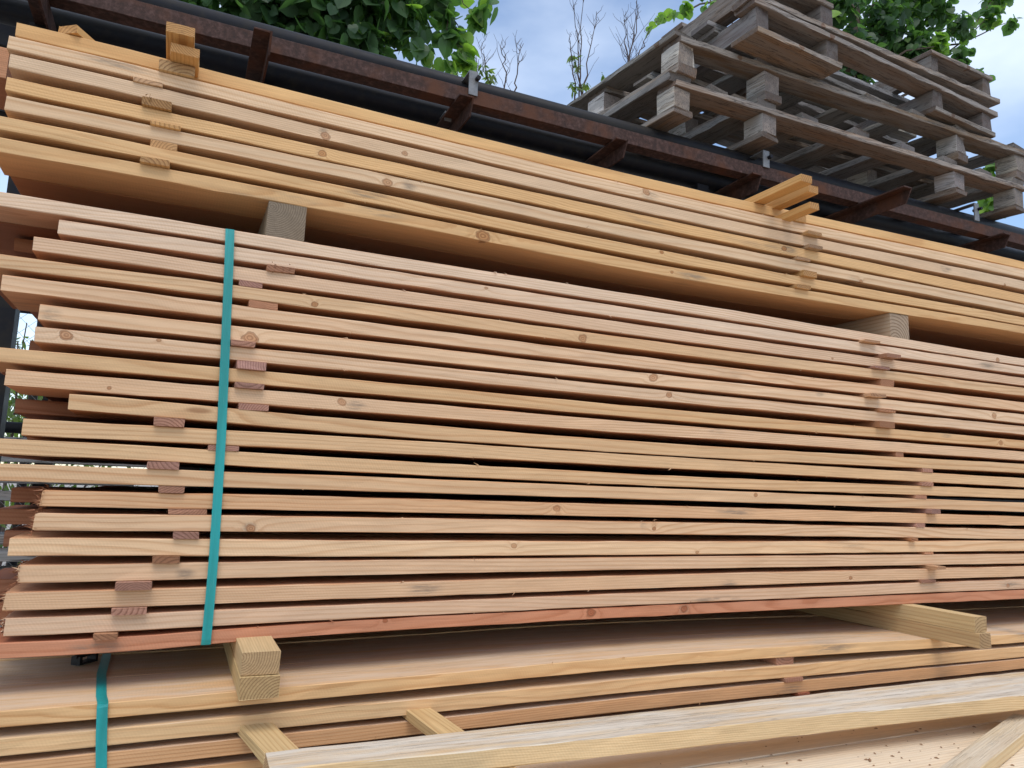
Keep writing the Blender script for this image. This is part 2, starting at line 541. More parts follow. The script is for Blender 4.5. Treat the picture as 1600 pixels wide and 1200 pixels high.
# ------------------------------------------------------------------ the three piles of boards
# front edges of every board as seen in the photo at four columns (top, bottom), turned into heights on the pile's front plane
XS = (130, 550, 1000, 1600)
MEAS = {
    'U1': [(82, 102.5), (185, 202), (292.5, 309), (421, 434)], 'U2': [(109.5, 131), (210.5, 229), (314, 330.5), (439, 453)],
    'U3': [(146, 166), (239.5, 259), (335, 351), (460, 475)], 'U4': [(174, 195.5), (261, 279.5), (357.5, 374), (476, 489.5)],
    'U5': [(206, 227.5), (294, 311), (384.5, 400), (496, 509)], 'U6': [(238, 260), (318, 336), (408, 424), (509.5, 521)],
    'L1': [(320, 340.5), (390, 408), (461, 477.5), (560, 572.5)], 'L2': [(347.5, 370), (413, 432.5), (483, 500.5), (572.5, 585)],
    'L3': [(380, 402), (442.5, 462.5), (507.5, 525), (590.5, 602.5)], 'L4': [(414.5, 435), (470, 489), (530.5, 547), (606, 619)],
    'L5': [(445, 469.5), (501, 521), (557.5, 575), (629, 643)], 'L6': [(483, 507.5), (530, 551), (582, 599.5), (647.5, 662)],
    'L7': [(517, 541), (559, 579), (606, 623), (666, 679)], 'L8': [(554.5, 576), (592.5, 613), (635, 653), (688, 701)],
    'L9': [(586, 611), (621, 642.5), (660, 678), (706, 719.5)], 'L10': [(617, 641), (655, 677), (690, 709), (725, 739.5)],
    'L11': [(659, 685), (683, 705), (711, 729), (747.5, 761)], 'L12': [(691, 714.5), (716, 737.5), (741, 758), (765.5, 779)],
    'L13': [(729, 755), (744, 767), (762, 780), (785.5, 800)], 'L14': [(767, 792.5), (777, 799), (789, 808), (807, 821)],
    'L15': [(803, 829), (808, 832), (815.5, 834.5), (827, 842.5)], 'L16': [(841, 868), (844.5, 869.5), (846, 867), (845, 861)],
    'L17': [(882, 910), (876, 899), (870.5, 890), (865.5, 880.5)], 'L18': [(923, 951), (912, 935.5), (899, 920), (885, 900.5)],
    'L19': [(962.5, 989.5), (945, 968), (926.5, 946), (905, 920.5)], 'L20': [(1000, 1023), (969, 989), (946.5, 964), (921, 936)],
    'B1': [(1102, 1126), (1064.5, 1087.5), (1025, 1044), (990, 1004)], 'B2': [(1143, 1168), (1102, 1126), (1059, 1080), (1010, 1027)],
    'B3': [(1180, 1206), (1136, 1159), (1088, 1109.5), (1029, 1045)],
}
YB = -0.075
Z = {}
for k, rows in MEAS.items():
    yp = YB if k[0] == 'B' else 0.0
    tx, tz, bz = [], [], []
    for xp, (a, b) in zip(XS, rows):
        pa, pb = PY(xp, a, yp), PY(xp, b, yp)
        tx.append(pa[0]); tz.append(pa[2]); bz.append(pb[2])
    tz, bz = np.array(tz), np.array(bz)
    th = 0.55 * (tz - bz) + 0.45 * float(np.mean(tz - bz))
    mid = (tz + bz) / 2
    Z[k] = [np.array(tx), mid + th / 2, mid - th / 2]
for p, n in (('U', 6), ('L', 20), ('B', 3)):
    for i in range(1, n):
        up, dn = Z[f'{p}{i}'], Z[f'{p}{i + 1}']
        bad = up[2] < dn[1] + 0.0035
        m_ = (up[2] + dn[1]) / 2
        up[2][bad] = (m_ + 0.00175)[bad]
        dn[1][bad] = (m_ - 0.00175)[bad]
for i in range(4, 7):
    Z[f'B{i}'] = [Z['B3'][0].copy(), Z['B3'][1] - 0.0372 * (i - 3), Z['B3'][2] - 0.0372 * (i - 3)]


def zat(k, x, which):
    X, T, B = Z[k]
    A = T if which == 't' else B
    x = min(max(x, X[0]), X[-1])
    i = int(min(max(np.searchsorted(X, x) - 1, 0), 2))
    s = (x - X[i]) / (X[i + 1] - X[i])
    d = np.gradient(A, X)
    h = X[i + 1] - X[i]
    return float((2 * s**3 - 3 * s**2 + 1) * A[i] + (s**3 - 2 * s**2 + s) * h * d[i] * 0.6 + (-2 * s**3 + 3 * s**2) * A[i + 1] + (s**3 - s**2) * h * d[i + 1] * 0.6)


TAN = (0.64, 0.412, 0.228)
PINK = (0.655, 0.43, 0.262)
GOLD = (0.645, 0.402, 0.190)
ORANGE = (0.59, 0.325, 0.150)
RED = (0.49, 0.215, 0.118)
PALE2 = (0.70, 0.52, 0.35)
PALE3 = (0.65, 0.46, 0.33)
PALE = (0.69, 0.475, 0.285)
REAR = (0.34, 0.145, 0.072)  # reddish heartwood, darkened further to put the shade of deep gaps into the colour
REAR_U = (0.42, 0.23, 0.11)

# key: left end px (None: runs out of the frame), tone, knots [(px, py, radius mm)], look for the label
FRONT = {
    'U1': (8, PALE, [(1010, 300, 9)], "greyish pale board under the set back top board, topmost full front of the upper pile"),
    'U2': (11, PALE, [(508, 212, 9), (632, 240, 6), (1570 / 1, 445, 6)], "pale board with a brown knot group, second front board of the upper pile"),
    'U3': (6, GOLD, [(503, 240, 9), (1225, 388, 8)], "golden board with dark resin pocket beside a knot, third front board of the upper pile"),
    'U4': (5, PALE, [(606, 285, 10), (98, 200, 3), (1345, 439, 6)], "pale board with one round knot near its middle, fourth front board of the upper pile"),
    'U5': (-20, GOLD, [(1034, 394, 5), (1462, 505, 7)], "smooth board, fifth front board of the upper pile, one above its lowest"),
    'U6': (-18, GOLD, [(755, 368, 15), (1050, 425, 5)], "lowest front board of the upper pile, with a big knot and rough torn edge"),
    'L1': (-120, PALE2, [(1560, 562, 8)], "topmost front board of the strapped pile, running out of frame at left"),
    'L2': (90, PALE2, [(760, 450, 4)], "second front board of the strapped pile, its left end set far back"),
    'L3': (50, PALE3, [(1300, 560, 4)], "finely striped pinkish board, third from the top of the strapped pile"),
    'L4': (-60, GOLD, [(492, 476, 6), (910, 529, 10)], "golden blotched board with a dark round knot, fourth in the strapped pile"),
    'L5': (1, TAN, [], "plain tan board reaching the left frame edge, fifth in the strapped pile"),
    'L6': (60, PALE, [(390, 528, 13), (1020, 590, 10), (1553, 650, 10)], "coarsely striped board with three round knots, sixth in the strapped pile"),
    'L7': (53, PALE, [(104, 523, 10), (248, 531, 5), (1046, 617, 8)], "pale board with a round knot near its left end, seventh in the strapped pile"),
    'L8': (-40, GOLD, [(1565, 692, 9)], "golden smooth board reaching past the left edge, eighth in the strapped pile"),
    'L9': (6, TAN, [(535, 628, 8), (170, 606, 4)], "tan board with a faint reddish knot right of the strap, ninth in the strapped pile"),
    'L10': (107, GOLD, [], "golden board with the shortest left end, tenth in the strapped pile"),
    'L11': (34, GOLD, [(1112, 727, 0)], "golden plain board just under the shortest one, eleventh in the strapped pile"),
    'L12': (-80, GOLD, [(1109, 728, 11), (1332, 741, 5)], "board with an amber knot right of centre, twelfth in the strapped pile"),
    'L13': (-80, TAN, [(1180, 773, 6)], "wavy grained board running past the left edge, thirteenth in the strapped pile"),
    'L14': (62, ORANGE, [(870, 795, 9)], "orange brown board with a ragged left end, fourteenth in the strapped pile"),
    'L15': (52, TAN, [(392, 826, 7), (1022, 826, 6)], "board with a hanging splinter, ragged left end, fifteenth in the strapped pile"),
    'L16': (14, PALE, [(803, 853, 6), (1090, 863, 4)], "board with bold dark grain lines along it, sixteenth in the strapped pile"),
    'L17': (26, PINK, [(1160, 868, 0)], "smooth pale board with a dark smudge left of the strap, seventeenth in the strapped pile"),
    'L18': (5, PINK, [(1330, 903, 6)], "board with tiny dark specks, eighteenth in the strapped pile"),
    'L19': (2, PINK, [(1575, 915, 8)], "board with scuffed lower edge above the red one, nineteenth in the strapped pile"),
    'L20': (-60, RED, [(924, 957, 10), (1070, 951, 9), (602, 970, 5)], "reddish lowest board of the strapped pile, sagging at its left end"),
    'B1': (-90, GOLD, [(205, 1105, 0), (1096, 1033, 7)], "yellow top board of the bottom pile, carrying the square bearers"),
    'B2': (-90, GOLD, [(600, 1109, 5), (970, 1067, 4)], "second board of the bottom pile, bright upper edge and fine straight grain"),
    'B3': (-90, ORANGE, [], "orange tan third board of the bottom pile, just behind the loose stick ends"),
    'B4': (-90, ORANGE, [], "orange fourth board of the bottom pile, half cut off by the lower frame edge"),
}
STAINS = {'L17': [(290, 897, 0.020)], 'U6': [(598, 330, 0.055), (1082, 432, 0.060)], 'U1': [(185, 100, 0.075), (1015, 305, 0.03)], 'B1': [(1300, 1012, 0.09), (1600, 990, 0.05)],
          'L9': [(556, 634, 0.025), (1120, 672, 0.03)], 'L2': [(1545, 571, 0.08)], 'U5': [(575, 303, 0.05)], 'U3': [(500, 237, 0.012), (1235, 390, 0.03)], 'L19': [(1120, 938, 0.11), (1580, 914, 0.06)],
          'L18': [(1140, 913, 0.03), (660, 920, 0.05)], 'L14': [(1150, 800, 0.08)], 'U4': [(640, 290, 0.02), (1335, 437, 0.03)], 'U2': [(1478, 420, 0.03), (505, 208, 0.012)], 'L15': [(1005, 823, 0.012), (390, 825, 0.016)],
          'L6': [(1280, 613, 0.02), (80, 492, 0.02)], 'L20': [(150, 1010, 0.05), (1070, 952, 0.02)], 'B3': [(1235, 1078, 0.06)], 'L8': [(1480, 680, 0.03)]}
PILE = {'U': "boards of the upper pile", 'L': "boards of the strapped middle pile", 'B': "boards of the bottom pile"}
RIGHT_END = {'U': 4.05, 'L': 4.0, 'B': 3.7}
LEFTX = {}
for key in list(FRONT) + ['B5', 'B6']:
    if key in FRONT:
        lpx, tone, knots, look = FRONT[key]
    else:
        lpx, tone, knots, look = -90, GOLD, [], None
    p = key[0]
    yp = YB if p == 'B' else 0.0
    X, T, B = Z[key]
    x0 = float(PY(lpx, (MEAS.get(key, MEAS['B3'])[0][0] + 8), yp)[0])
    LEFTX[key] = x0
    x1 = RIGHT_END[p] + random.uniform(-0.12, 0.12)
    zc = (zat(key, 0.6, 't') + zat(key, 0.6, 'b')) / 2
    w = {'U6': 0.118, 'L1': 0.10, 'B1': 0.168, 'B2': 0.168}.get(key, random.uniform(0.135, 0.16))
    ragged = 0.0035 if key in ('L14', 'L15', 'L17', 'L18', 'L19') else 0.0007
    ph, am = random.uniform(0, 6), random.uniform(0.0004, 0.0012)
    yj = random.uniform(-0.0018, 0.0018)
    if p == 'L':
        tone = tuple(0.55 * a_ + 0.45 * b_ for a_, b_ in zip(tone, PINK)) if tone is not RED else tone
    V, Fc = plank_mesh(x1 - x0, 64, lambda x: yp + yj + am * math.sin(2.1 * x + ph), yp + w, lambda x: zat(key, x + x0, 't') - zc, lambda x: zat(key, x + x0, 'b') - zc, rough=0.00045, ragged=ragged)
    if ragged > 0.002:
        add_splinters(V, Fc, [(0.003, yp + f, zat(key, x0, 't') - zc - 0.013) for f in (0.0, 0.02, 0.05)], 9, 0.011)
    if key == 'L15':
        q = PY(1022, 820, yp)
        add_splinters(V, Fc, [(q[0] - x0, -0.001, q[2] - zc)], 4, 0.012)
    if key != "L16":
        for _ in range(4):
            xx = random.uniform(0.15, 2.2)
            add_splinters(V, Fc, [(xx - x0, yp - 0.0005, zat(key, xx, random.choice('tb')) - zc)], 2, 0.010, 0.0012)
    o = mesh_obj("board", V, Fc, M_FRESH)
    o.location = (x0, 0, zc)
    if ragged > 0.002:
        V2, F2 = [], []
        add_splinters(V2, F2, [(random.uniform(-0.002, 0.006), yp + random.uniform(-0.001, 0.09), zat(key, x0, 't') - zc - random.uniform(0.0, 0.027)) for _ in range(16)], 5, 0.013)
        fb = mesh_obj("torn_fibres", V2, F2, M_FRESH, o)
        wood_props(fb, (0.42, 0.19, 0.10))
        fb["kind"] = "stuff"
    kl = []
    for kx, ky, kr in knots:
        if kr <= 0:
            continue
        q = PY(kx, ky, yp)
        kl.append((q[0] - x0, q[2] - zc, kr / 1000.0 * random.uniform(0.85, 1.02)))
    wood_props(o, jitter_tone(tone, 0.06, 0.06), None, kl, {'L': 0.6, 'U': 0.1, 'B': 0.0}[p], 0.45 if p == 'B' else 0.0)
    for sname, st in zip(("stain_a", "stain_b"), STAINS.get(key, [])):
        q = PY(st[0], st[1], yp)
        o[sname] = [float(q[0] - x0), float(q[2] - zc), st[2]]
    tag(o, look or "plain board low in the bottom pile, below its fourth board", "board", PILE[p] if look else "low boards of the bottom pile")

# the board set back on top of the upper pile
U0Z = Z['U1'][1].mean() + 0.021
x0 = float(PY(25, 45, 0.036)[0])
V, Fc = plank_mesh(4.1 - x0, 50, 0.036, 0.036 + 0.16, lambda x: zat('U1', x + x0, 't') + 0.0465 - U0Z, lambda x: zat('U1', x + x0, 't') + 0.0203 - U0Z)
o = mesh_obj("board", V, Fc, M_FRESH)
o.location = (x0, 0, U0Z)
wood_props(o, (0.66, 0.40, 0.17), None, [(0.9, 0.013, 0.004)])
tag(o, "bright orange yellow board set back on the very top of the upper pile", "board", PILE['U'])

# boards of the rows behind: seen as undersides in the gaps and as ends at the left
SHORT = {'L2': 25, 'L7': 46, 'L10': 24, 'L11': 44, 'L13': 33, 'L14': 17, 'L15': -8, 'L16': 5, 'L18': -30, 'L19': -30}
SHORT_LOOK = {
    'L2': "dark red board end under the topmost strapped board, behind the second board's left end",
    'L10': "reddish rear board end poking out left of the shortest strapped board",
    'L14': "pinkish split rear board end poking out left of the ragged orange brown board",
    'L15': "dark red rear board end reaching the frame edge beside the ragged ends",
    'L13': "thin orange rear board end in the gap below the twelfth strapped board",
    'L7': "small reddish rear board tip beside the board with the knotted left end",
}
for key in ['U0'] + [k for k in FRONT]:
    p = key[0]
    yp = YB if p == 'B' else 0.0
    zk = 'U1' if key == 'U0' else key
    lift = 0.040 if key == 'U0' else 0.0
    base_w = {'U6': 0.118, 'L1': 0.10, 'B1': 0.168, 'B2': 0.168, 'U0': 0.20}.get(key, 0.162)
    ya = yp + base_w + 0.004
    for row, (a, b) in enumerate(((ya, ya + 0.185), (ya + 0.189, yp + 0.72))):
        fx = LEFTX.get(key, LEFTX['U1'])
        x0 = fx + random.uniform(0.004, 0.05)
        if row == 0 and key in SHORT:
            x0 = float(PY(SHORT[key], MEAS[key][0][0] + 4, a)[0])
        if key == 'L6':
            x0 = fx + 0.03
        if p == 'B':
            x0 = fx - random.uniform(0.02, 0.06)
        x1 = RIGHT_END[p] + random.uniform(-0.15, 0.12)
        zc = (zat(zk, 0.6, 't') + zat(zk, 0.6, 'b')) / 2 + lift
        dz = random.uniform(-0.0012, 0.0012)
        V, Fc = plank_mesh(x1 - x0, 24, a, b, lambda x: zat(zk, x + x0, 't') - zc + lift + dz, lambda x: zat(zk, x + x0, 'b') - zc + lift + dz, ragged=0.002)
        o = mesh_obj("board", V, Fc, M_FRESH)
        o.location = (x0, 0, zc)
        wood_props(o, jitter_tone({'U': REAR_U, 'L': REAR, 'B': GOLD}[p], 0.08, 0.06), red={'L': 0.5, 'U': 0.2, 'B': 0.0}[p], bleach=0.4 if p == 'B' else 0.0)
        if row == 0 and key in SHORT_LOOK:
            tag(o, SHORT_LOOK[key], "board", PILE[p])
        elif row == 0 and key == 'U6':
            tag(o, "board behind the lowest front board of the upper pile, underside above the gap", "board", PILE[p])
        elif row == 0 and key == 'L1':
            tag(o, "wide red underside at the left, behind the topmost strapped board", "board", PILE[p])
        elif row == 0 and key == 'B1':
            tag(o, "top board behind the yellow front one of the bottom pile, shaded by the strapped pile", "board", PILE[p])
        elif row == 1 and key == 'B1':
            tag(o, "rearmost top board of the bottom pile, darkest in the gap under the strapped pile", "board", PILE[p])
        else:
            nm = {'U': "upper", 'L': "strapped middle", 'B': "bottom"}[p]
            tag(o, f"board in the rear rows of the {nm} pile, hidden behind the front boards", "board", f"rear boards of the {nm} pile")


def stick(xc, width, z0, z1, y_front, y_back, label, group, tone, turn=0.0, name="spacer_stick", ragged=0.0008, mat=None, cat="spacer stick"):
    """a stick lying across the pile: local X runs from its front end into the pile"""
    V, Fc = plank_mesh(y_back - y_front, 8, -width / 2, width / 2, lambda x: (z1 - z0) / 2, lambda x: -(z1 - z0) / 2, 0.0009, 0.0005, ragged)
    if ragged > 0.002:
        add_splinters(V, Fc, [(0.001, random.uniform(-width / 2, width / 2), (z1 - z0) / 2 - 0.004) for _ in range(4)], 3, 0.006)
    o = mesh_obj(name, V, Fc, mat or M_FRESH)
    o.location = (xc, y_front, (z0 + z1) / 2)
    o.rotation_euler = (0, 0, math.pi / 2 + turn)
    wood_props(o, tone, (random.uniform(-0.05, 0.05), random.uniform(-0.06, 0.06), random.uniform(0, 40)))
    tag(o, label, cat, group)
    return o


S_RED = (0.47, 0.255, 0.165)
S_TAN = (0.56, 0.35, 0.17)
# (gap between boards i and i+1): px of the stick's end, protrusion in m
LEFT_L = {2: (417, 461, .006), 3: (373, 410, .003), 4: (389, 434, .002), 6: (361, 399, .010), 7: (370, 416, .008), 8: (367, 413, .010), 9: (373, 420, .003),
          10: (240, 289, .008), 11: (325, 373, .000), 12: (230, 280, .007), 13: (247, 288, .004), 14: (263, 323, .001), 15: (270, 311, .007), 16: (238, 281, .008),
          17: (180, 237, .018), 18: (174, 229, .012), 19: (145, 183, .016)}
RIGHT_L = {1: (1352, 1376, .018), 2: (1387, 1408, .026), 3: (1368, 1391, .016), 4: (1377, 1397, .002), 5: (1362, 1385, .026), 6: (1375, 1400, .010),
           7: (1375, 1398, .014), 9: (1400, 1412, -.002), 10: (1442, 1458, .002), 11: (1441, 1459, .006), 12: (1431, 1448, .002), 13: (1456, 1470, .016),
           14: (1432, 1446, .003), 15: (1425, 1435, .012), 16: (1445, 1459, .000), 17: (1465, 1478, .032), 18: (1440, 1463, .006), 19: (1466, 1480, .042)}
LEFT_U = {1: (207, 254, .006), 2: (221, 268, .010), 3: (234, 282, .008), 4: (234, 277, .000), 5: (218, 265, .010)}
RIGHT_U = {1: (1263, 1285, .020), 2: (1265, 1286, .018), 3: (1246, 1267, .008), 4: (1256, 1277, .012), 5: (1246, 1267, .012)}
for p, tab, side in (('L', LEFT_L, "left"), ('L', RIGHT_L, "right"), ('U', LEFT_U, "left"), ('U', RIGHT_U, "right")):
    for i, (a, b, prot) in tab.items():
        ka, kb = f'{p}{i}', f'{p}{i + 1}'
        row = MEAS[ka]
        pyy = np.interp((a + b) / 2, XS, [(MEAS[ka][q][1] + MEAS[kb][q][0]) / 2 for q in range(4)])
        qa, qb = PY(a, pyy, -prot), PY(b, pyy, -prot)
        xc, w = (qa[0] + qb[0]) / 2, qb[0] - qa[0]
        z1, z0 = zat(ka, xc, 'b'), zat(kb, xc, 't')
        if z1 - z0 < 0.004:
            continue
        pile = "strapped" if p == 'L' else "upper"
        where = {"Lleft": "beside the green strap", "Lright": "in right hand column",
                 "Uleft": "in left hand column", "Uright": "in right hand column"}[p + side]
        ia, ib = ORD[i - 1], ORD[i]
        if i == 1:
            ia = "first"
        if ib == "lowest":
            ib = "lowest"
        look = {('L', 'left', 2): "frayed", ('L', 'left', 17): "greyish wide", ('L', 'left', 19): "pink short", ('L', 'right', 17): "long jutting",
                ('L', 'right', 19): "pale jutting", ('L', 'right', 5): "yellow sided", ('U', 'left', 2): "rough thick", ('U', 'left', 5): "pitted golden"}.get((p, side, i), "sawn")
        tone = jitter_tone(S_RED if p == 'L' else S_TAN, 0.28, 0.25)
        if (p, side) == ('L', 'right') and i in (1, 5, 17, 19):
            tone = (0.56, 0.34, 0.19)
        stick(xc, w, z0 + 0.0004, z1 - 0.0004, -prot, 0.62, f"{look} stick between {ia} and {ib} boards of the {pile} pile, {where}",
              f"spacer sticks in the {pile} pile", tone, random.uniform(-0.015, 0.015), ragged=0.0028 if look in ("frayed", "rough thick") else 0.001)
        p_far = 3.2 + random.uniform(-0.06, 0.06)
        if side == "right":
            z1f, z0f = zat(ka, 2.4, 'b'), zat(kb, 2.4, 't')

# bottom pile sticks
for i, (a, b, pyy) in {1: (1215, 1242, 1033), 2: (1225, 1253, 1062)}.items():
    qa, qb = PY(a, pyy, YB), PY(b, pyy, YB)
    xc = (qa[0] + qb[0]) / 2
    stick(xc, qb[0] - qa[0], zat(f'B{i + 1}', xc, 't') + 0.0004, zat(f'B{i}', xc, 'b') - 0.0004, YB - (0.004 if i == 2 else -0.004), 0.55,
          f"reddish stick between {('first', 'second')[i - 1]} and {('second', 'third')[i - 1]} boards of the bottom pile", "spacer sticks in the bottom pile", S_RED)
q = PY(1256, 1085, YB)
stick(q[0], 0.034, zat('B4', q[0], 't') + 0.0004, zat('B3', q[0], 'b') - 0.0004, YB - 0.003, 0.55, "red stick below the third board of the bottom pile, above the loose board",
      "spacer sticks in the bottom pile", (0.42, 0.15, 0.08))

# loose sticks lying on top of the upper pile, jutting out over the front
TOPT = (0.62, 0.36, 0.13)


def top_stick(pxa, pxb, pyb, zb, th, yb, label, tone=TOPT, turn=0.0):
    qa, qb = PZ(pxa, pyb[0], zb), PZ(pxb, pyb[1], zb)
    yf = (qa[1] + qb[1]) / 2
    return stick((qa[0] + qb[0]) / 2, abs(qb[0] - qa[0]), zb, zb + th, yf, yb, label, "loose stick ends on top of the upper pile", tone, turn)


zt0 = zat('U1', 0.9, 't') + 0.0472
zt1 = zat('U1', 0.9, 't') + 0.0006
top_stick(1250, 1271, (283, 286), zt0 + 0.003, 0.019, 0.6, "orange stick jutting highest over the upper pile at the right", turn=0.02)
top_stick(1262, 1281, (300, 302), zt0 - 0.002, 0.019, 0.6, "orange stick jutting out right beside the highest one on the upper pile")
top_stick(1263, 1283, (326, 327), zt1, 0.018, 0.6, "orange stick jutting out lowest of the three at the right, under the set back board")
top_stick(1240, 1263, (345, 347), zat('U1', 1.47, 't') + 0.0006, 0.0185, 0.6, "short tan stick end just under the three jutting orange ones")
zl0, zl1 = zat('U1', -0.06, 't') + 0.0475, zat('U1', -0.06, 't') + 0.0006
top_stick(259, 304, (50, 58), zl0 + 0.004, 0.020, 0.6, "orange stick end standing tallest over the upper pile at the left")
top_stick(266, 311, (80, 90), zl1 + 0.0205, 0.0175, 0.0345, "orange stick end with split face, between the tallest and the torn one at the left")
top_stick(247, 303, (107, 119), zl1, 0.0198, 0.30, "torn golden stick end resting on the upper pile's pale board at the left", (0.60, 0.40, 0.19))
top_stick(88, 122, (52, 52), zat('U1', -0.2, 't') + 0.048, 0.016, 0.45, "small stick peeping over the top board near its left end", turn=-0.55)

# ------------------------------------------------------------------ bearers


def bearer(x0, x1, y0, y1, z0, z1, label, group, tone, mat, turn=0.0):
    return stick((x0 + x1) / 2, x1 - x0, z0, z1, y0, y1, label, group, tone, turn, "bearer", 0.001, mat, "bearer")


GB = "bearers between the piles"
for (a, b, pa, pb, lab) in ((417, 478, 322, 375, "square grey stained bearer between upper and strapped piles, right of the green strap"),
                            (1392, 1421, 488, 530, "square pale bearer between upper and strapped piles, at the right")):
    xa, xb = PY(a, (pa + pb) / 2, 0.0)[0], PY(b, (pa + pb) / 2, 0.0)[0]
    xc = (xa + xb) / 2
    bearer(xa, xb, 0.002, 0.70, zat('L1', xc, 't') + 0.0005, zat('U6', xc, 'b') - 0.0005, lab, GB, (0.30, 0.25, 0.175) if a < 1000 else (0.47, 0.375, 0.26), M_FRESH)
GB2 = "bearers on the bottom pile"
ZB1 = zat('B1', 0.15, 't')
zl20 = 0.9685
bearer(0.121, 0.183, -0.135, 0.62, ZB1 + 0.0005, (ZB1 + zl20) / 2 - 0.001, "lower of two square stacked bearers on the bottom pile, left one", GB2, (0.56, 0.41, 0.20), M_FRESH)
bearer(0.122, 0.182, -0.128, 0.62, (ZB1 + zl20) / 2, zl20, "upper of two square stacked bearers on the bottom pile, left one", GB2, (0.58, 0.42, 0.22), M_FRESH)
ZB1r = zat('B1', 1.8, 't')
zl20r = zat('L20', 1.8, 'b') - 0.0006
qr = PZ(1536, 962, zl20r)
bearer(qr[0] - 0.044, qr[0] + 0.0, -0.205, 0.62, ZB1r + 0.0005, (ZB1r + zl20r) / 2 - 0.001, "lower of two long jutting bearers on the bottom pile, right pair", GB2, (0.52, 0.37, 0.19), M_FRESH, 0.03)
bearer(qr[0] - 0.045, qr[0] + 0.001, -0.195, 0.62, (ZB1r + zl20r) / 2, zl20r, "upper of two long jutting bearers on the bottom pile, right pair", GB2, (0.58, 0.43, 0.22), M_FRESH, 0.03)
for xc in (0.1, 1.75, 3.3):
    bearer(xc - 0.05, xc + 0.05, -0.06, 0.62, GZ, zat('B6', xc, 'b') - 0.001, "thick grey bearer on the ground under the bottom pile", "bearers under the bottom pile", (0.30, 0.25, 0.2), M_GREY)
for xc in (0.15, 1.8, 3.3):
    if xc == 3.3:
        bearer(xc - 0.03, xc + 0.03, 0.0, 0.62, zat('B1', xc, 't') + 0.0005, zat('L20', xc, 'b') - 0.0005, "bearer under the far right end of the strapped pile", GB2, (0.52, 0.37, 0.19), M_FRESH)
        bearer(xc - 0.03, xc + 0.03, 0.002, 0.7, zat('L1', xc, 't') + 0.0005, zat('U6', xc, 'b') - 0.0005, "bearer under the far right end of the upper pile", GB, (0.4, 0.32, 0.22), M_GREY)


# ------------------------------------------------------------------ straps
def ribbon(path, width_dir, w, th, name, mat, parent=None):
    """closed thin band along a 3D path, with real thickness"""
    V, Fc = [], []
    n = len(path)
    path = [np.array(p, float) for p in path]
    for i, p in enumerate(path):
        t_ = path[min(i + 1, n - 1)] - path[max(i - 1, 0)]
        t_ /= np.linalg.norm(t_)
        wd = np.array(width_dir, float)
        wd -= t_ * wd.dot(t_)
        wd /= np.linalg.norm(wd)
        nn = np.cross(t_, wd)
        for a, b in ((-1, -1), (1, -1), (1, 1), (-1, 1)):
            V.append(p + wd * a * w / 2 + nn * b * th / 2)
    for i in range(n - 1):
        for k in range(4):
            a, b = i * 4 + k, i * 4 + (k + 1) % 4
            Fc.append((a, b, b + 4, a + 4))
    Fc += [(3, 2, 1, 0), tuple((n - 1) * 4 + k for k in range(4))]
    return mesh_obj(name, V, Fc, mat, parent)


pts = []
for px_, py_ in ((359.5, 357), (357.5, 420), (354, 500), (350, 590), (346, 680), (340.5, 770), (334, 870), (328, 940), (322, 1003)):
    pts.append(PY(px_, py_, -0.0045))
top = pts[0]
ztop = zat('L1', top[0], 't') + 0.0008
path = [(top[0] + 0.002, 0.72, ztop), (top[0], 0.35, ztop), (top[0], 0.03, ztop), (top[0], 0.004, ztop), (top[0], -0.0035, ztop - 0.002)]
path += [tuple(p) for p in pts[1:-1]]
bot = pts[-1]
zbt = zat('L20', bot[0], 'b') - 0.0008
path += [(bot[0], -0.0045, zbt + 0.010), (bot[0], -0.003, zbt + 0.002), (bot[0], 0.004, zbt), (bot[0], 0.03, zbt), (bot[0], 0.4, zbt), (bot[0], 0.72, zbt),
         (bot[0] - 0.004, 0.726, zbt + 0.004), (top[0] + 0.002, 0.726, ztop - 0.004), (top[0] + 0.002, 0.722, ztop)]
o = ribbon(path, (1, 0, 0), 0.0158, 0.0007, "strap", M_STRAP)
tag(o, "long teal green plastic strap bound round the tall middle pile at the left", "strap", "teal straps")
x2a, x2b = PY(160.5, 1102, YB)[0], PY(159, 1200, YB)[0]
zt2 = zat('B1', x2a, 't') + 0.0009
path = [(x2a - 0.03, 0.62, zt2), (x2a - 0.018, 0.12, zt2), (x2a - 0.006, -0.03, zt2), (x2a - 0.001, YB + 0.008, zt2), (x2a, YB - 0.003, zt2 - 0.001), (x2a, YB - 0.0042, zt2 - 0.006),
        (x2a + 0.003, YB - 0.0042, zt2 - 0.05), (x2b, YB - 0.0042, zt2 - 0.1), (x2b + 0.003, YB - 0.0042, zat('B6', 0, 'b') + 0.004), (x2b + 0.003, YB + 0.003, zat('B6', 0, 'b') - 0.001),
        (x2b + 0.003, 0.55, zat('B6', 0, 'b') - 0.001)]
st2 = ribbon(path, (1, 0, 0), 0.0155, 0.0007, "strap", M_STRAP)
tag(st2, "short teal strap with a black buckle round the bottom pile at the lower left", "strap", "teal straps")
qb_ = PZ(128, 1033, zt2)
V, Fc = [], []
for (a, b, c, d, e, f) in ((-0.022, 0.022, -0.010, 0.010, 0.0, 0.004), (-0.022, -0.016, -0.010, 0.010, 0.003, 0.016), (0.016, 0.022, -0.010, 0.010, 0.003, 0.016), (-0.024, 0.012, -0.004, 0.004, 0.012, 0.018)):
    v, f_ = box_data(a, b, c, d, e, f, 0.0008, 0.0001)
    Fc += [tuple(i + len(V) for i in ff) for ff in f_]
    V += v
bk = mesh_obj("buckle", V, Fc, M_BUCKLE, st2)
bk.location = (qb_[0] + 0.006, qb_[1] - 0.02, zt2 + 0.0006)
bk.rotation_euler = (0, 0, 0.9)

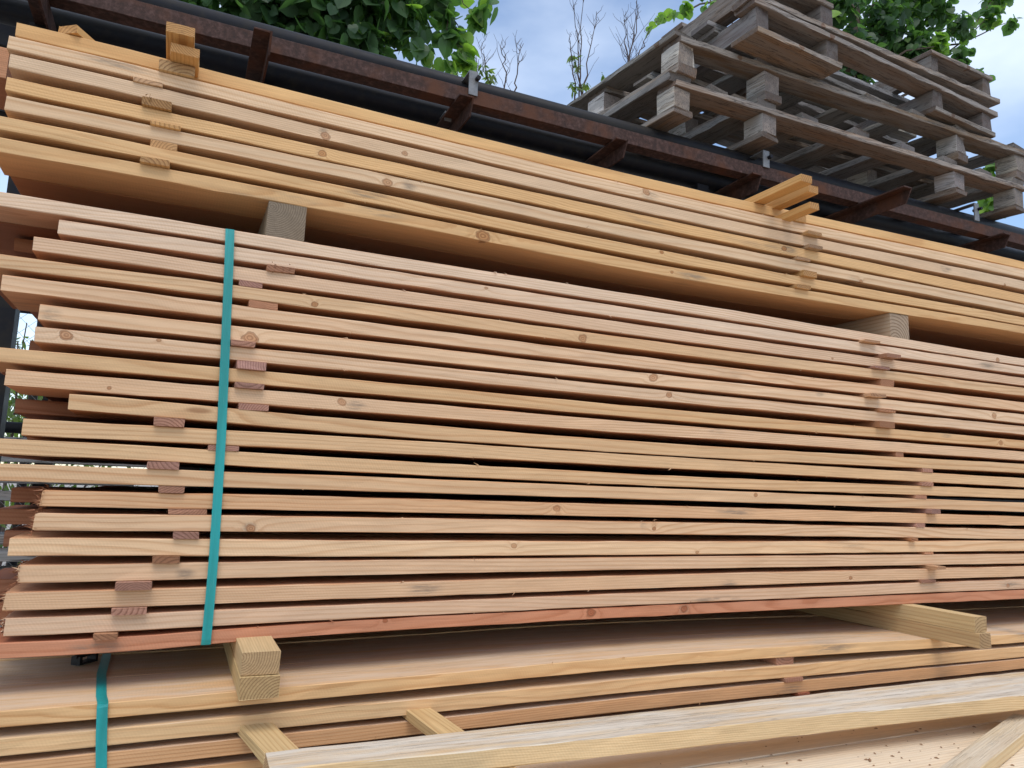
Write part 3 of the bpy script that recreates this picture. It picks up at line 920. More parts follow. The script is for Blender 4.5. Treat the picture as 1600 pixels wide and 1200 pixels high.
# ------------------------------------------------------------------ loose weathered board and the planks in front
zW0 = zat('B3', 0.6, 't') + 0.0195
zW1 = zW0 + 0.0285
p0, p1 = PZ(550, 1161, zW1), PZ(1600, 1049, zW1)
f0, f1 = PZ(550, 1191, zW1), PZ(1600, 1086, zW1)
fm = PZ(1000, 1147.5, zW1)
xW = float(PZ(412, 1178, zW1)[0])


def wy_front(x):
    xx = x + xW
    return float(np.interp(xx, [f0[0], fm[0], f1[0]], [f0[1], fm[1], f1[1]])) if xx > f0[0] else float(f0[1] + (f0[0] - xx) * 0.06)


def wy_back(x):
    return float(np.interp(x + xW, [p0[0], p1[0]], [p0[1], p1[1]]))


V, Fc = plank_mesh(2.9 - xW, 50, wy_front, wy_back, lambda x: 0.0142, lambda x: -0.0142, 0.0016, 0.0006, 0.002)
o = mesh_obj("plank", V, Fc, M_FRESH)
o.location = (xW, 0, (zW0 + zW1) / 2)
wood_props(o, (0.64, 0.46, 0.25), (-0.37, -0.10, 12.3), bleach=0.9)
tag(o, "loose bleached plank with whitish top lying on two stick ends in front of the piles", "plank")
zs1 = zW0 - 0.0006
zs0 = zs1 - 0.0178
a, b = PZ(384, 1135, zs1), PZ(437, 1127, zs1)
stick((a[0] + b[0]) / 2 + 0.004, 0.052, zs0, zs1, -0.44, 0.1, "cracked yellow stick end under the loose bleached plank, at its left end", "stick ends carrying the loose plank", (0.60, 0.43, 0.21), 0.16).location.x += 0.045
a, b = PZ(643, 1115, zs1), PZ(678, 1107, zs1)
stick((a[0] + b[0]) / 2 + 0.030, 0.046, zs0, zs1, -0.44, 0.1, "smooth yellow stick end under the loose bleached plank, right of the cracked one", "stick ends carrying the loose plank", (0.60, 0.42, 0.20), 0.09)

ZF = 0.797
fy = [(-0.125, -0.375), (-0.380, -0.63), (-0.635, -0.86)]
fl = ["broad pale plank with bark crumbs in the shadow of the loose bleached plank", "broad pale plank in front, second from the bottom pile",
      "broad pale plank nearest the camera, at the lower frame edge"]
for (yb, yf), lab in zip(fy, fl):
    x0 = 0.46 + random.uniform(-0.02, 0.05)
    V, Fc = plank_mesh(2.9 - x0, 24, yf, yb, lambda x: 0.014, lambda x: -0.014, 0.0015, 0.0005, 0.001)
    o = mesh_obj("plank", V, Fc, M_FRESH)
    o.location = (x0, 0, ZF - 0.014)
    wood_props(o, jitter_tone((0.82, 0.66, 0.45), 0.02, 0.02), bleach=0.25)
    tag(o, lab, "plank", "broad planks lying in front of the piles")
for xc in (0.75, 1.7, 2.6):
    bearer(xc - 0.05, xc + 0.05, -0.84, -0.13, GZ, ZF - 0.0285, "grey bearer on the ground under the broad front planks", "bearers under the front planks", (0.3, 0.25, 0.2), M_GREY)
# diagonal plank at the lower right corner
zc0 = ZF + 0.001
zc1 = ZF + 0.024
ca, cb = PZ(1535, 1199, zc1), PZ(1600, 1145, zc1)
ce, cf = PZ(1475, 1184, zc1), PZ(1590, 1116, zc1)
cd = cb - ca
cd /= np.linalg.norm(cd)
cn = np.array([-cd[1], cd[0], 0])
wP = 0.5 * float((ce - ca).dot(cn) + (cf - ca).dot(cn))
L_ = 0.95
V, Fc = plank_mesh(L_, 14, 0.0, wP, lambda x: 0.0115, lambda x: -0.0115, 0.0012, 0.0005, 0.001)
o = mesh_obj("plank", V, Fc, M_FRESH)
o.location = tuple(ca + np.array([0, 0, -0.0115]) - cd * (L_ - float((cf - ca).dot(cd))))
o.rotation_euler = (0, 0, math.atan2(cd[1], cd[0]))
wood_props(o, (0.60, 0.46, 0.27), None, [], bleach=0.5)
tag(o, "plank lying askew on the broad front planks at the lower right corner", "plank")

# bark crumbs on the front planks: nobody could count them
V, Fc = [], []
for _ in range(85):
    c = np.array([random.uniform(0.75, 2.3), random.uniform(-0.60, -0.20), ZF + 0.0008])
    if random.random() < 0.6:
        c[:2] = PZ(random.uniform(1120, 1600), random.uniform(1130, 1198), ZF)[:2]
    s = random.uniform(0.0015, 0.006) * (1.6 if random.random() < 0.12 else 0.8)
    an = random.uniform(0, 6.28)
    e = random.uniform(0.3, 0.8)
    i = len(V)
    n = 6
    for kk in range(n):
        t_ = kk / n * 6.283
        r_ = s * random.uniform(0.7, 1.2)
        dx, dy = r_ * math.cos(t_), r_ * e * math.sin(t_)
        V.append((c[0] + dx * math.cos(an) - dy * math.sin(an), c[1] + dx * math.sin(an) + dy * math.cos(an), c[2]))
    V.append((c[0], c[1], c[2] + s * 0.45))
    Fc += [(i + k, i + (k + 1) % n, i + n) for k in range(n)]
o = mesh_obj("bark_crumbs", V, Fc, M_CHIP)
tag(o, "brown bark crumbs strewn over the broad front planks", "bark crumbs", kind="stuff")


# ------------------------------------------------------------------ steel rack behind
def tube_data(p, q, r, n=16, caps=True):
    p, q = np.array(p, float), np.array(q, float)
    d = (q - p) / np.linalg.norm(q - p)
    u = np.cross(d, (0, 0, 1) if abs(d[2]) < 0.9 else (1, 0, 0))
    u /= np.linalg.norm(u)
    v = np.cross(d, u)
    V = []
    for e in (p, q):
        for k in range(n):
            a = 2 * math.pi * k / n
            V.append(e + r * (math.cos(a) * u + math.sin(a) * v))
    Fc = [(k, (k + 1) % n, n + (k + 1) % n, n + k) for k in range(n)]
    if caps:
        Fc += [tuple(reversed(range(n))), tuple(range(n, 2 * n))]
    return V, Fc


def join(parts):
    V, Fc = [], []
    for v, f in parts:
        Fc += [tuple(i + len(V) for i in ff) for ff in f]
        V += list(v)
    return V, Fc


rack = empty("steel_rack", (1.9, 0.95, GZ))
tag(rack, "rusty steel rack with angle iron beam and cross arms behind the board piles", "rack")
ro = np.array(rack.location)


def rp(name, parts, mat, smooth=False):
    V, Fc = join(parts)
    return mesh_obj(name, [np.array(v) - ro for v in V], Fc, mat, rack, smooth)


# front beam: an angle iron with a long front face and a flange at the bottom
rp("beam", [box_data(-2.2, 6.2, 0.750, 0.756, 2.522, 2.574, 0.001, 0.0003), box_data(-2.2, 6.2, 0.757, 0.806, 2.522, 2.528, 0.001, 0.0003)], M_RUST)
rp("beam", [box_data(-2.2, 6.2, 1.90, 1.906, 2.52, 2.574, 0.001, 0.0003), box_data(-2.2, 6.2, 1.907, 1.95, 2.52, 2.526, 0.001, 0.0003)], M_RUST)
arms = [(-0.435, 0.60), (0.135, 0.635), (0.78, 0.70), (1.39, 0.72), (2.02, 0.72), (2.635, 0.53), (3.5, 0.68), (4.3, 0.70), (5.2, 0.70)]
for ax, ay in arms:
    # upright flat leg plus bottom flange, front end cut at a slant
    V, Fc = [], []
    zt_, zb_ = 2.520, 2.462
    for x in (ax - 0.003, ax + 0.003):
        V += [(x, ay, zt_), (x, ay + 0.03, zb_), (x, 1.95, zb_), (x, 1.95, zt_)]
    Fc = [(0, 1, 2, 3), (7, 6, 5, 4), (0, 4, 5, 1), (1, 5, 6, 2), (2, 6, 7, 3), (3, 7, 4, 0)]
    i = len(V)
    fl_ = box_data(ax - 0.048, ax - 0.0035, ay + 0.0, 1.95, zt_ - 0.006, zt_, 0.0008, 0.0002)
    rp("arm", [(V, Fc), fl_], M_RUST)
for ux in (-0.49, 1.85, 4.3):
    for uy in (0.90, 1.86):
        rp("upright", [box_data(ux - 0.006, ux + 0.05, uy, uy + 0.006, GZ + 0.0, 2.515, 0.001, 0.0003), box_data(ux - 0.006, ux - 0.0, uy + 0.007, uy + 0.06, GZ, 2.515, 0.001, 0.0003),
                       box_data(ux + 0.044, ux + 0.05, uy + 0.007, uy + 0.06, GZ, 2.515, 0.001, 0.0003)], M_STEEL)
# clamps holding the pipes
for (px_, pya, pyb, yy) in ((740, 112, 150, 0.748), (1196, 236, 262, 0.748), (1524, 318, 345, 0.748), (714, 163, 180, 0.84), (700, 175, 190, 0.87), (955, 226, 238, 0.84)):
    qa, qb = PY(px_, pya, yy), PY(px_, pyb, yy)
    w = 0.016 if yy < 0.8 else 0.012
    cl = rp("clamp", [box_data(qa[0] - w, qa[0] + w, yy - 0.005, yy, qb[2], qa[2], 0.0008, 0.0002),
                      box_data(qa[0] - w, qa[0] + w, yy + 0.001, yy + 0.10, qa[2] - 0.004, qa[2], 0.0008, 0.0002)], M_ZINC)
    if yy < 0.8:
        v, f = tube_data((qa[0] + 0.012, yy - 0.022, qa[2] - 0.028), (qa[0] + 0.012, yy + 0.02, qa[2] - 0.028), 0.008, 8)
        mesh_obj("bolt", [np.array(k) - ro for k in v], f, M_STEEL, cl)

# long black pipes lying on the rack arms
PIPES = [(0.860, 2.628, 0.040, "black steel pipe on the rack just behind the rusty beam, carrying the pallets"),
         (0.955, 2.561, 0.040, "dark pipe with a shiny grey top edge, showing below the rusty beam"),
         (1.055, 2.561, 0.040, "dark pipe in the rack behind the shiny topped one"),
         (1.150, 2.555, 0.034, "dark pipe far back in the rack"), (1.240, 2.555, 0.034, "dark pipe far back in the rack"),
         (1.330, 2.555, 0.034, "dark pipe far back in the rack"), (1.430, 2.561, 0.040, "dark pipe far back in the rack"),
         (1.50, 2.555, 0.034, "dark pipe far back in the rack"), (1.575, 2.555, 0.034, "dark pipe far back in the rack"), (1.65, 2.555, 0.034, "dark pipe far back in the rack"), (1.73, 2.555, 0.034, "dark pipe far back in the rack"),
         (1.60, 2.6285, 0.0385, "black steel pipe under the rear of the pallets")]
for yy, zz, rr, lab in PIPES:
    v, f = tube_data((0, 0, 0), (8.2, 0, 0), rr, 24)
    o = mesh_obj("steel_pipe", v, f, M_STEEL, None, True)
    o.location = (-2.1 + random.uniform(-0.1, 0.1), yy, zz)
    tag(o, lab, "pipe", "far back pipes in the rack" if "far back" in lab else "steel pipes in the rack")
# dark steel channel lying low in the rack, right behind the upper pile
for (yy, z0, z1, lab) in ((0.835, 2.395, 2.455, "dark steel channel hung below the rack arms, just above the top board"),):
    V, Fc = join([box_data(0, 8.0, 0, 0.006, 0, z1 - z0, 0.001, 0.0003), box_data(0, 8.0, 0.0065, 0.05, 0, 0.006, 0.001, 0.0003), box_data(0, 8.0, 0.0065, 0.05, z1 - z0 - 0.006, z1 - z0, 0.001, 0.0003)])
    o = mesh_obj("steel_channel", V, Fc, M_STEEL)
    o.location = (-2.0, yy, z0)
    tag(o, lab, "steel channel")

# unseen black channels added behind the strapped pile to block sky through its gaps
for n_, zz in enumerate((0.62, 0.80, 0.98, 1.16, 1.34, 1.52)):
    V, Fc = join([box_data(0, 4.8, 0, 0.007, 0, 0.172, 0.001, 0.0003), box_data(0, 4.8, 0.0075, 0.07, 0, 0.009, 0.001, 0.0003), box_data(0, 4.8, 0.0075, 0.07, 0.163, 0.172, 0.001, 0.0003)])
    o = mesh_obj("steel_channel", V, Fc, M_STEEL)
    o.location = (-0.02 + random.uniform(0, 0.06), 1.02, zz)
    tag(o, "added black steel channel behind the strapped pile, blocking sky through its gaps", "steel channel", "added sky blockers behind the strapped pile")
q = PY(12, 100, 0.25)
nb = mesh_obj("board", *box_data(-0.9, 0, 0, 0.16, PY(6, 131, 0.25)[2] - q[2] + 0.012, PY(6, 74, 0.25)[2] - q[2], 0.0015, 0.0005), M_FRESH)
nb.location = tuple(q)
wood_props(nb, (0.46, 0.22, 0.11), None, (), 0.4)
tag(nb, "reddish thick timber end at the upper left frame edge, beside the upper pile", "board")

# ------------------------------------------------------------------ pallets
GREY_T = (0.25, 0.235, 0.215)
BROWN_T = (0.24, 0.172, 0.118)


def pallet_part(root, name, x0, x1, y0, y1, z0, z1, along, tone, shear=0.0):
    if along == 'x':
        L = x1 - x0
        V, Fc = plank_mesh(L, max(3, int(L / 0.06)), 0, y1 - y0, lambda x: (z1 - z0) / 2, lambda x: -(z1 - z0) / 2, 0.0025, 0.0017, 0.005)
        o = mesh_obj(name, V, Fc, M_GREY, root)
        o.location = (x0 - shear * y0, y0, (z0 + z1) / 2)
        if shear:
            for v in o.data.vertices:
                v.co.x -= shear * v.co.y
    else:
        L = y1 - y0
        V, Fc = plank_mesh(L, max(3, int(L / 0.06)), -(x1 - x0), 0, lambda x: (z1 - z0) / 2, lambda x: -(z1 - z0) / 2, 0.0025, 0.0017, 0.005)
        o = mesh_obj(name, V, Fc, M_GREY, root)
        o.location = (x0 - shear * y0, y0, (z0 + z1) / 2)
        o.rotation_euler = (0, 0, math.pi / 2 + math.atan(shear))
    wood_props(o, jitter_tone(tone, 0.28, 0.12), (random.uniform(-0.05, 0.08), random.uniform(-0.05, 0.05), random.uniform(0, 40)),
               [(random.uniform(0.1, max(0.2, L)), random.uniform(-0.004, 0.004), 0.012)] if random.random() < 0.5 else ())
    return o


SH = 0.14


def long_pallet(z0, zr, zb, zs, zd, x_root, y_root, label, decks):
    """four pairs of runners, blocks in three rows, cross stringers, deck boards running away from the camera"""
    root = empty("pallet", (x_root, y_root, z0))
    tag(root, label, "pallet", "pallets stacked on the rack")
    cols = [(0.0, 0.082), (0.425, 0.51), (1.578, 1.66), (2.005, 2.09)]
    rows = [(0.0, 0.10), (0.44, 0.56), (0.90, 1.0)]
    for (a, b) in cols:
        pallet_part(root, "runner_board", a - 0.004, b + 0.008, -0.002, 1.0, 0.0, zr - z0, 'y', BROWN_T, SH)
        for (c, d) in rows:
            pallet_part(root, "block", a + random.uniform(-0.004, 0.004), b, c + random.uniform(0, 0.006), d, zr - z0 + 0.0006, zb - z0, 'y', (0.50, 0.47, 0.43), SH)
    for (c, d) in rows:
        pallet_part(root, "stringer_board", 0.0, 2.10, c, d, zb - z0 + 0.0006, zs - z0, 'x', BROWN_T, SH)
    for (a, b) in decks:
        pallet_part(root, "deck_board", a, b, random.uniform(-0.008, 0.006), 1.0, zs - z0 + 0.0006, zd - z0, 'y', GREY_T, SH)
    return root


long_pallet(2.6695, 2.693, 2.776, 2.8015, 2.831, 1.585, 0.700, "lowest long grey pallet of the stack, on the black pipe", [(-0.02, 0.085), (0.17, 0.27), (0.40, 0.51), (0.64, 0.75), (0.93, 1.04), (1.21, 1.32), (1.50, 1.61), (1.76, 1.87), (1.99, 2.1)])
long_pallet(2.8325, 2.868, 2.955, 2.981, 3.0005, 1.600, 0.692, "second lowest long grey pallet, its left corner sharp against the sky", [(-0.02, 0.09), (0.38, 0.5), (0.68, 0.79), (0.98, 1.10), (1.27, 1.38), (1.57, 1.68), (1.98, 2.1)])


def twin_pallet(loc, rot, flip, label, beams, segs, length):
    """pallet of four beams with long boards on one side and short paired boards on the other"""
    root = empty("pallet", loc, rot)
    tag(root, label, "pallet", "pallets stacked on the rack")
    tb, tl, hb = 0.021, 0.023, 0.086
    if flip:
        zl, zbm, zsg = (0.0, tl), (tl + 0.0006, tl + hb), (tl + hb + 0.0006, tl + hb + tb)
    else:
        zsg, zbm, zl = (0.0, tb), (tb + 0.0006, tb + hb), (tb + hb + 0.0006, tb + hb + tl)
    for (a, b) in beams:
        pallet_part(root, "beam", a, b, 0.008, 0.92, *zbm, 'y', (0.17, 0.13, 0.11))
    for (c, d) in ((0.0, 0.135), (0.40, 0.53), (0.80, 0.93)):
        for (a, b) in segs:
            pallet_part(root, "short_board", a, b, c, d, *zsg, 'x', BROWN_T)
    for (c, d) in ((-0.004, 0.10), (0.21, 0.31), (0.42, 0.52), (0.62, 0.72), (0.83, 0.93)):
        e = random.uniform(-0.03, 0.02)
        pallet_part(root, "long_board", -0.02 + e, length + e * 0.5, c, d, *zl, 'x', GREY_T if c > 0 else BROWN_T)
    return root


twin_pallet((1.856, 0.563, 3.002), (0, 0, math.radians(4.6)), False, "brownish pallet with short paired bottom boards, third in the stack",
            [(0.012, 0.08), (0.405, 0.48), (1.13, 1.195), (1.515, 1.59)], [(0.0, 0.49), (1.118, 1.60)], 1.62)
twin_pallet((1.845, 0.568, 3.134), (0, math.radians(-2.0), math.radians(4.6)), True, "topmost pallet, lying upside down and tilted on the stack",
            [(0.012, 0.08), (0.40, 0.472), (1.15, 1.20), (1.565, 1.62)], [(0.0, 0.47), (1.14, 1.63)], 1.67)


# ------------------------------------------------------------------ trees and shrubs
LEAF2D = [(0, 0.02), (-0.26, -0.10), (-0.47, 0.06), (-0.54, 0.34), (-0.42, 0.64), (-0.18, 0.86), (0, 1.02), (0.18, 0.86), (0.42, 0.64), (0.54, 0.34), (0.47, 0.06), (0.26, -0.10)]
LEAFTHIN = [(0, 0), (-0.14, 0.3), (-0.15, 0.6), (0, 1.1), (0.15, 0.6), (0.14, 0.3)]


class Foliage:
    def __init__(self):
        self.V, self.F, self.T = [], [], []

    def leaf(self, c, size, tone, shape=LEAF2D, down=0.7, face=None):
        n = RNG.normal(0, 1, 3)
        if face is not None:
            n = n * 0.65 + np.array(face)
        n /= np.linalg.norm(n)
        t = np.array([RNG.normal(0, 0.6), RNG.normal(0, 0.6), -down * 1.4])
        t -= n * t.dot(n)
        t /= max(1e-6, np.linalg.norm(t))
        s = np.cross(n, t)
        i = len(self.V)
        fold = random.uniform(0.05, 0.35)
        curl = random.uniform(-0.25, 0.1)
        self.V.append(np.array(c) + t * size * 0.5 * 0.9 - n * size * 0.0)
        for (a, b) in shape:
            self.V.append(np.array(c) + s * a * size + t * b * size + n * (abs(a) * fold + curl * b * b) * size)
        m = len(shape)
        self.F += [(i, i + 1 + k, i + 1 + (k + 1) % m) for k in range(m)]
        self.T += [tone] * (m + 1)

    def blob(self, c, r, n, size, tone, tvar=0.2, shape=LEAF2D, squash=(1, 1, 1), bright=0.1):
        for _ in range(n):
            d = RNG.normal(0, 1, 3)
            d /= np.linalg.norm(d)
            k = random.random() ** 0.45
            p = np.array(c) + d * r * k * np.array(squash)
            tn = min(1, max(0, tone + 0.09 + random.uniform(-tvar, tvar)))
            if random.random() < bright:
                tn = min(1, tn + 0.45)
            self.leaf(p, size * random.uniform(0.5, 1.22), tn, shape, face=d * 0.5 + np.array([0, -0.35, 0.35]))

    def build(self, name, mat, parent):
        o = mesh_obj(name, self.V, self.F, mat, parent)
        a = o.data.attributes.new("leaf_tone", 'FLOAT', 'POINT')
        a.data.foreach_set("value", np.array(self.T, dtype=np.float32))
        return o


def limb_data(path, r0, r1, n=7):
    V, Fc = [], []
    m = len(path)
    for i, p in enumerate(path):
        p = np.array(p, float)
        d = np.array(path[min(i + 1, m - 1)], float) - np.array(path[max(i - 1, 0)], float)
        d /= np.linalg.norm(d)
        u = np.cross(d, (0.3, 1, 0.1))
        u /= np.linalg.norm(u)
        v = np.cross(d, u)
        r = r0 + (r1 - r0) * i / (m - 1)
        for k in range(n):
            a = 2 * math.pi * k / n
            V.append(p + r * (math.cos(a) * u + math.sin(a) * v))
    for i in range(m - 1):
        for k in range(n):
            a, b = i * n + k, i * n + (k + 1) % n
            Fc.append((a, b, b + n, a + n))
    return V, Fc


def wiggle(p, q, n, amp):
    p, q = np.array(p, float), np.array(q, float)
    out = []
    for i in range(n):
        t_ = i / (n - 1)
        out.append(p + (q - p) * t_ + RNG.normal(0, amp, 3) * (0 if i in (0, n - 1) else 1))
    return out


# tree over the top left
t1 = empty("tree", (0.1, 3.9, GZ))
tag(t1, "dark leafy lime tree hanging over the rack at the top left", "tree")
o1 = np.array(t1.location)
fo = Foliage()
trunk1 = wiggle((0.1, 3.9, GZ), (0.2, 3.7, 5.4), 8, 0.03)
limbs = [limb_data(trunk1, 0.13, 0.07)]
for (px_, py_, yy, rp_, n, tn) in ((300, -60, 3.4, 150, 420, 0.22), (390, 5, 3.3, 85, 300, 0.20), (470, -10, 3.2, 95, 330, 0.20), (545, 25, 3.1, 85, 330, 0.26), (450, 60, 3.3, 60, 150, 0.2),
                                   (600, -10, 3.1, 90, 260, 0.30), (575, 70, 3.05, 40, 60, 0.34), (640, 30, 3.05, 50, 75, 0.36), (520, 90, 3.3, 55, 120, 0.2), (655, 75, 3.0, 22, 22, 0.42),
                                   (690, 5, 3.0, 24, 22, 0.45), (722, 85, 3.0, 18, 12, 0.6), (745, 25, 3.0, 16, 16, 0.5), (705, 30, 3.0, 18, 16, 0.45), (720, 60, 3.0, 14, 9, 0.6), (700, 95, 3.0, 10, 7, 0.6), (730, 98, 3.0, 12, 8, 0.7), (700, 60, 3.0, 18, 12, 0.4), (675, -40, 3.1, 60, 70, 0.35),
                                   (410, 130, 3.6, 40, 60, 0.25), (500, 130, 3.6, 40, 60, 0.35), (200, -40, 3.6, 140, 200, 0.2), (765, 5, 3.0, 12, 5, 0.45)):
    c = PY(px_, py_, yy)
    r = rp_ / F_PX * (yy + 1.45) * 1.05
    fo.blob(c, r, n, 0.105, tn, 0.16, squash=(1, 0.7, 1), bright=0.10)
    if rp_ > 20:
        limbs.append(limb_data(wiggle(trunk1[5] + RNG.normal(0, 0.2, 3) * np.array([0, 0, 1]), c, 7, 0.05), 0.022, 0.004, 5))
    else:
        limbs.append(limb_data(wiggle(PY(690, -40, 3.05), c, 6, 0.02), 0.006, 0.002, 5))
V, Fc = join(limbs)
mesh_obj("trunk", [np.array(v) - o1 for v in V], Fc, M_BARK, t1)
fo.V = [v - o1 for v in fo.V]
fo.build("crown", M_LEAF, t1)

# tree behind the pallets
c0 = PY(1380, 60, 5.0)
t2 = empty("tree", (c0[0], 5.4, GZ))
tag(t2, "broad leafy tree rising behind the pallet stack at the top right", "tree")
o2 = np.array(t2.location)
fo = Foliage()
trunk2 = wiggle((c0[0], 5.4, GZ), (c0[0] - 0.2, 5.3, 8.0), 9, 0.04)
limbs = [limb_data(trunk2, 0.2, 0.08)]
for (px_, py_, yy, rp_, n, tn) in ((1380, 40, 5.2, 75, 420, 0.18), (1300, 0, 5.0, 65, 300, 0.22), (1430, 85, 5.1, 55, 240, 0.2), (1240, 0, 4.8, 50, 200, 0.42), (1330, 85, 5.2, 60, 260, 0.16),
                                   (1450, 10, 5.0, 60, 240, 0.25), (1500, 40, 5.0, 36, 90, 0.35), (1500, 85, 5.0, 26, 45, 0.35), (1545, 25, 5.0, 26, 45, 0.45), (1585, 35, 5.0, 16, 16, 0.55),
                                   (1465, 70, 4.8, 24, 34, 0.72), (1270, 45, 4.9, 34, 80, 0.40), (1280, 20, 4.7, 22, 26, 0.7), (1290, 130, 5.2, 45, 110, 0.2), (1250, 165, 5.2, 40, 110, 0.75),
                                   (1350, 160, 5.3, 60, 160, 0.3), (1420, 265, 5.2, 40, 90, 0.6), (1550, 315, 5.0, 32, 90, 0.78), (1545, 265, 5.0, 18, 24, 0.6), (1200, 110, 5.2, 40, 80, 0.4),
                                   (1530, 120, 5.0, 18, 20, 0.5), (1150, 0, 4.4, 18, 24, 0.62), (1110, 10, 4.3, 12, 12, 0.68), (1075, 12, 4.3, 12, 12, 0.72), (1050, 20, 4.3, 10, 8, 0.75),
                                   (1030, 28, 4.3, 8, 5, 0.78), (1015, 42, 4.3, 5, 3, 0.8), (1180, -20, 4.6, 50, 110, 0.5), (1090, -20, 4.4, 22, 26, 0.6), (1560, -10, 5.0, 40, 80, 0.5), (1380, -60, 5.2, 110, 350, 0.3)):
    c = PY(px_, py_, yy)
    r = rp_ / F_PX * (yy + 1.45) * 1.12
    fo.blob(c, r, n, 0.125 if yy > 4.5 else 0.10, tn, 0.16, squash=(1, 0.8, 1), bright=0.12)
    if rp_ > 20:
        limbs.append(limb_data(wiggle(trunk2[random.choice((5, 6, 7))], c, 7, 0.06), 0.03, 0.005, 5))
limbs.append(limb_data(wiggle(trunk2[7], PY(1170, -25, 4.6), 6, 0.04) + wiggle(PY(1150, -12, 4.4), PY(1016, 38, 4.3), 7, 0.015), 0.03, 0.003, 5))
limbs.append(limb_data(wiggle(trunk2[7], PY(1590, 30, 5.0), 9, 0.03), 0.03, 0.003, 5))
V, Fc = join(limbs)
mesh_obj("trunk", [np.array(v) - o2 for v in V], Fc, M_BARK, t2)
fo.V = [v - o2 for v in fo.V]
fo.build("crown", M_LEAF, t2)


def bare_shrub(label, base_px, stems, leaves, yy=4.2):
    bx = PY(base_px, 150, yy)[0]
    root = empty("bare_shrub", (bx, yy, GZ))
    tag(root, label, "shrub", "bare shoots behind the rack")
    oo = np.array(root.location)
    parts = []
    for (px0, py0, px1, py1) in stems:
        a, b = PY(px0, py0, yy), PY(px1, py1, yy + random.uniform(-0.1, 0.1))
        foot = np.array([bx + random.uniform(-0.04, 0.04), yy, GZ])
        path = [foot, foot * 0.5 + a * 0.5] + wiggle(a, b, 9, 0.012)
        parts.append(limb_data(path, 0.009, 0.0022, 5))
        for _ in range(9):
            k = random.randint(2, 9)
            s_ = path[k] + (path[k + 1] - path[k]) * random.random()
            side = random.choice((-1, 1))
            L = random.uniform(0.08, 0.30) * (1.2 - (k - 2) / 10)
            e_ = s_ + np.array([side * L * random.uniform(0.3, 0.6), RNG.normal(0, 0.06), L])
            tw = wiggle(s_, e_, 5, 0.008)
            parts.append(limb_data(tw, 0.0028, 0.0010, 4))
            if random.random() < 0.5:
                parts.append(limb_data(wiggle(tw[2], tw[2] + np.array([-side * L * 0.25, 0, L * 0.45]), 3, 0.004), 0.0018, 0.0009, 4))
    V, Fc = join(parts)
    mesh_obj("stem", [np.array(v) - oo for v in V], Fc, M_TWIG, root)
    f = Foliage()
    for (px_, py_, rp_, n) in leaves:
        c = PY(px_, py_, yy)
        f.blob(c, rp_ / F_PX * (yy + 1.45), n, 0.075, 0.6, 0.3, LEAFTHIN, bright=0.1)
    if leaves:
        f.V = [v - oo for v in f.V]
        f.build("leaves", M_LEAF2, root)
    return root


bare_shrub("bare forked shoots left of the middle of the sky, just above the rack", 785, [(790, 150, 785, 62), (800, 150, 818, 68), (768, 140, 752, 72), (745, 130, 744, 88)],
           [(768, 122, 10, 26), (752, 105, 8, 14), (764, 112, 7, 10)])
bare_shrub("tallest bare shoot with green leaf tufts, between tree and pallets", 908, [(909, 155, 895, 0), (910, 150, 932, 18), (898, 150, 890, 60), (905, 140, 912, -10)],
           [(898, 88, 8, 18), (902, 105, 7, 10), (896, 135, 10, 24), (912, 132, 9, 16), (941, 118, 6, 10)])
bare_shrub("thin bare shoots rising right beside the pallet corner", 984, [(983, 110, 995, 5), (980, 108, 976, 30), (988, 105, 1013, 50), (981, 110, 1000, -10)], [])
b0 = PY(695, 108, 4.0)
bs = empty("bush", (b0[0], 4.0, GZ))
tag(bs, "small bright green bush top peeping over the pipe beside the dark tree", "bush")
f = Foliage()
for (px_, py_, rp_, n) in ((690, 105, 14, 50), (710, 115, 14, 40), (675, 100, 8, 18), (735, 110, 8, 14), (700, 125, 20, 50)):
    f.blob(PY(px_, py_, 4.0), rp_ / F_PX * 5.45, n, 0.07, 0.85, 0.2, LEAFTHIN)
f.V = [v - np.array(bs.location) for v in f.V]
f.build("leaves", M_LEAF2, bs)
parts = [limb_data([np.array((b0[0], 4.0, GZ))] + wiggle((b0[0], 4.0, 3.0), PY(px_, 110, 4.0), 5, 0.03), 0.02, 0.004, 5) for px_ in (680, 700, 725)]
V, Fc = join(parts)
mesh_obj("stem", [np.array(v) - np.array(bs.location) for v in V], Fc, M_TWIG, bs)

# ------------------------------------------------------------------ what shows past the left ends of the boards
for (pxc, pyc, yy, r, n, lab) in ((34, 575, 5.0, 0.26, 420, "loose green bush behind the wire fence, beyond the piles' left ends"),
                                  (34, 640, 3.6, 0.34, 500, "low bright green bush with grassy leaves below the looser one at the left")):
    c = PY(pxc, pyc, yy)
    bs = empty("bush", (c[0], yy, GZ))
    tag(bs, lab, "bush")
    f = Foliage()
    f.blob(c, r, n, 0.08, 0.55, 0.3, LEAFTHIN, squash=(1.5, 1, 1.0))
    f.blob(c - np.array([0, 0, 0.5]), 0.5, n, 0.09, 0.45, 0.3, LEAFTHIN, squash=(1.5, 1, 1.1))
    f.V = [v - np.array(bs.location) for v in f.V]
    f.build("leaves", M_LEAF2, bs)
    V, Fc = join([limb_data(wiggle((c[0], yy, GZ), c + RNG.normal(0, 0.2, 3), 6, 0.03), 0.015, 0.004, 5) for _ in range(5)])
    mesh_obj("stem", [np.array(v) - np.array(bs.location) for v in V], Fc, M_TWIG, bs)
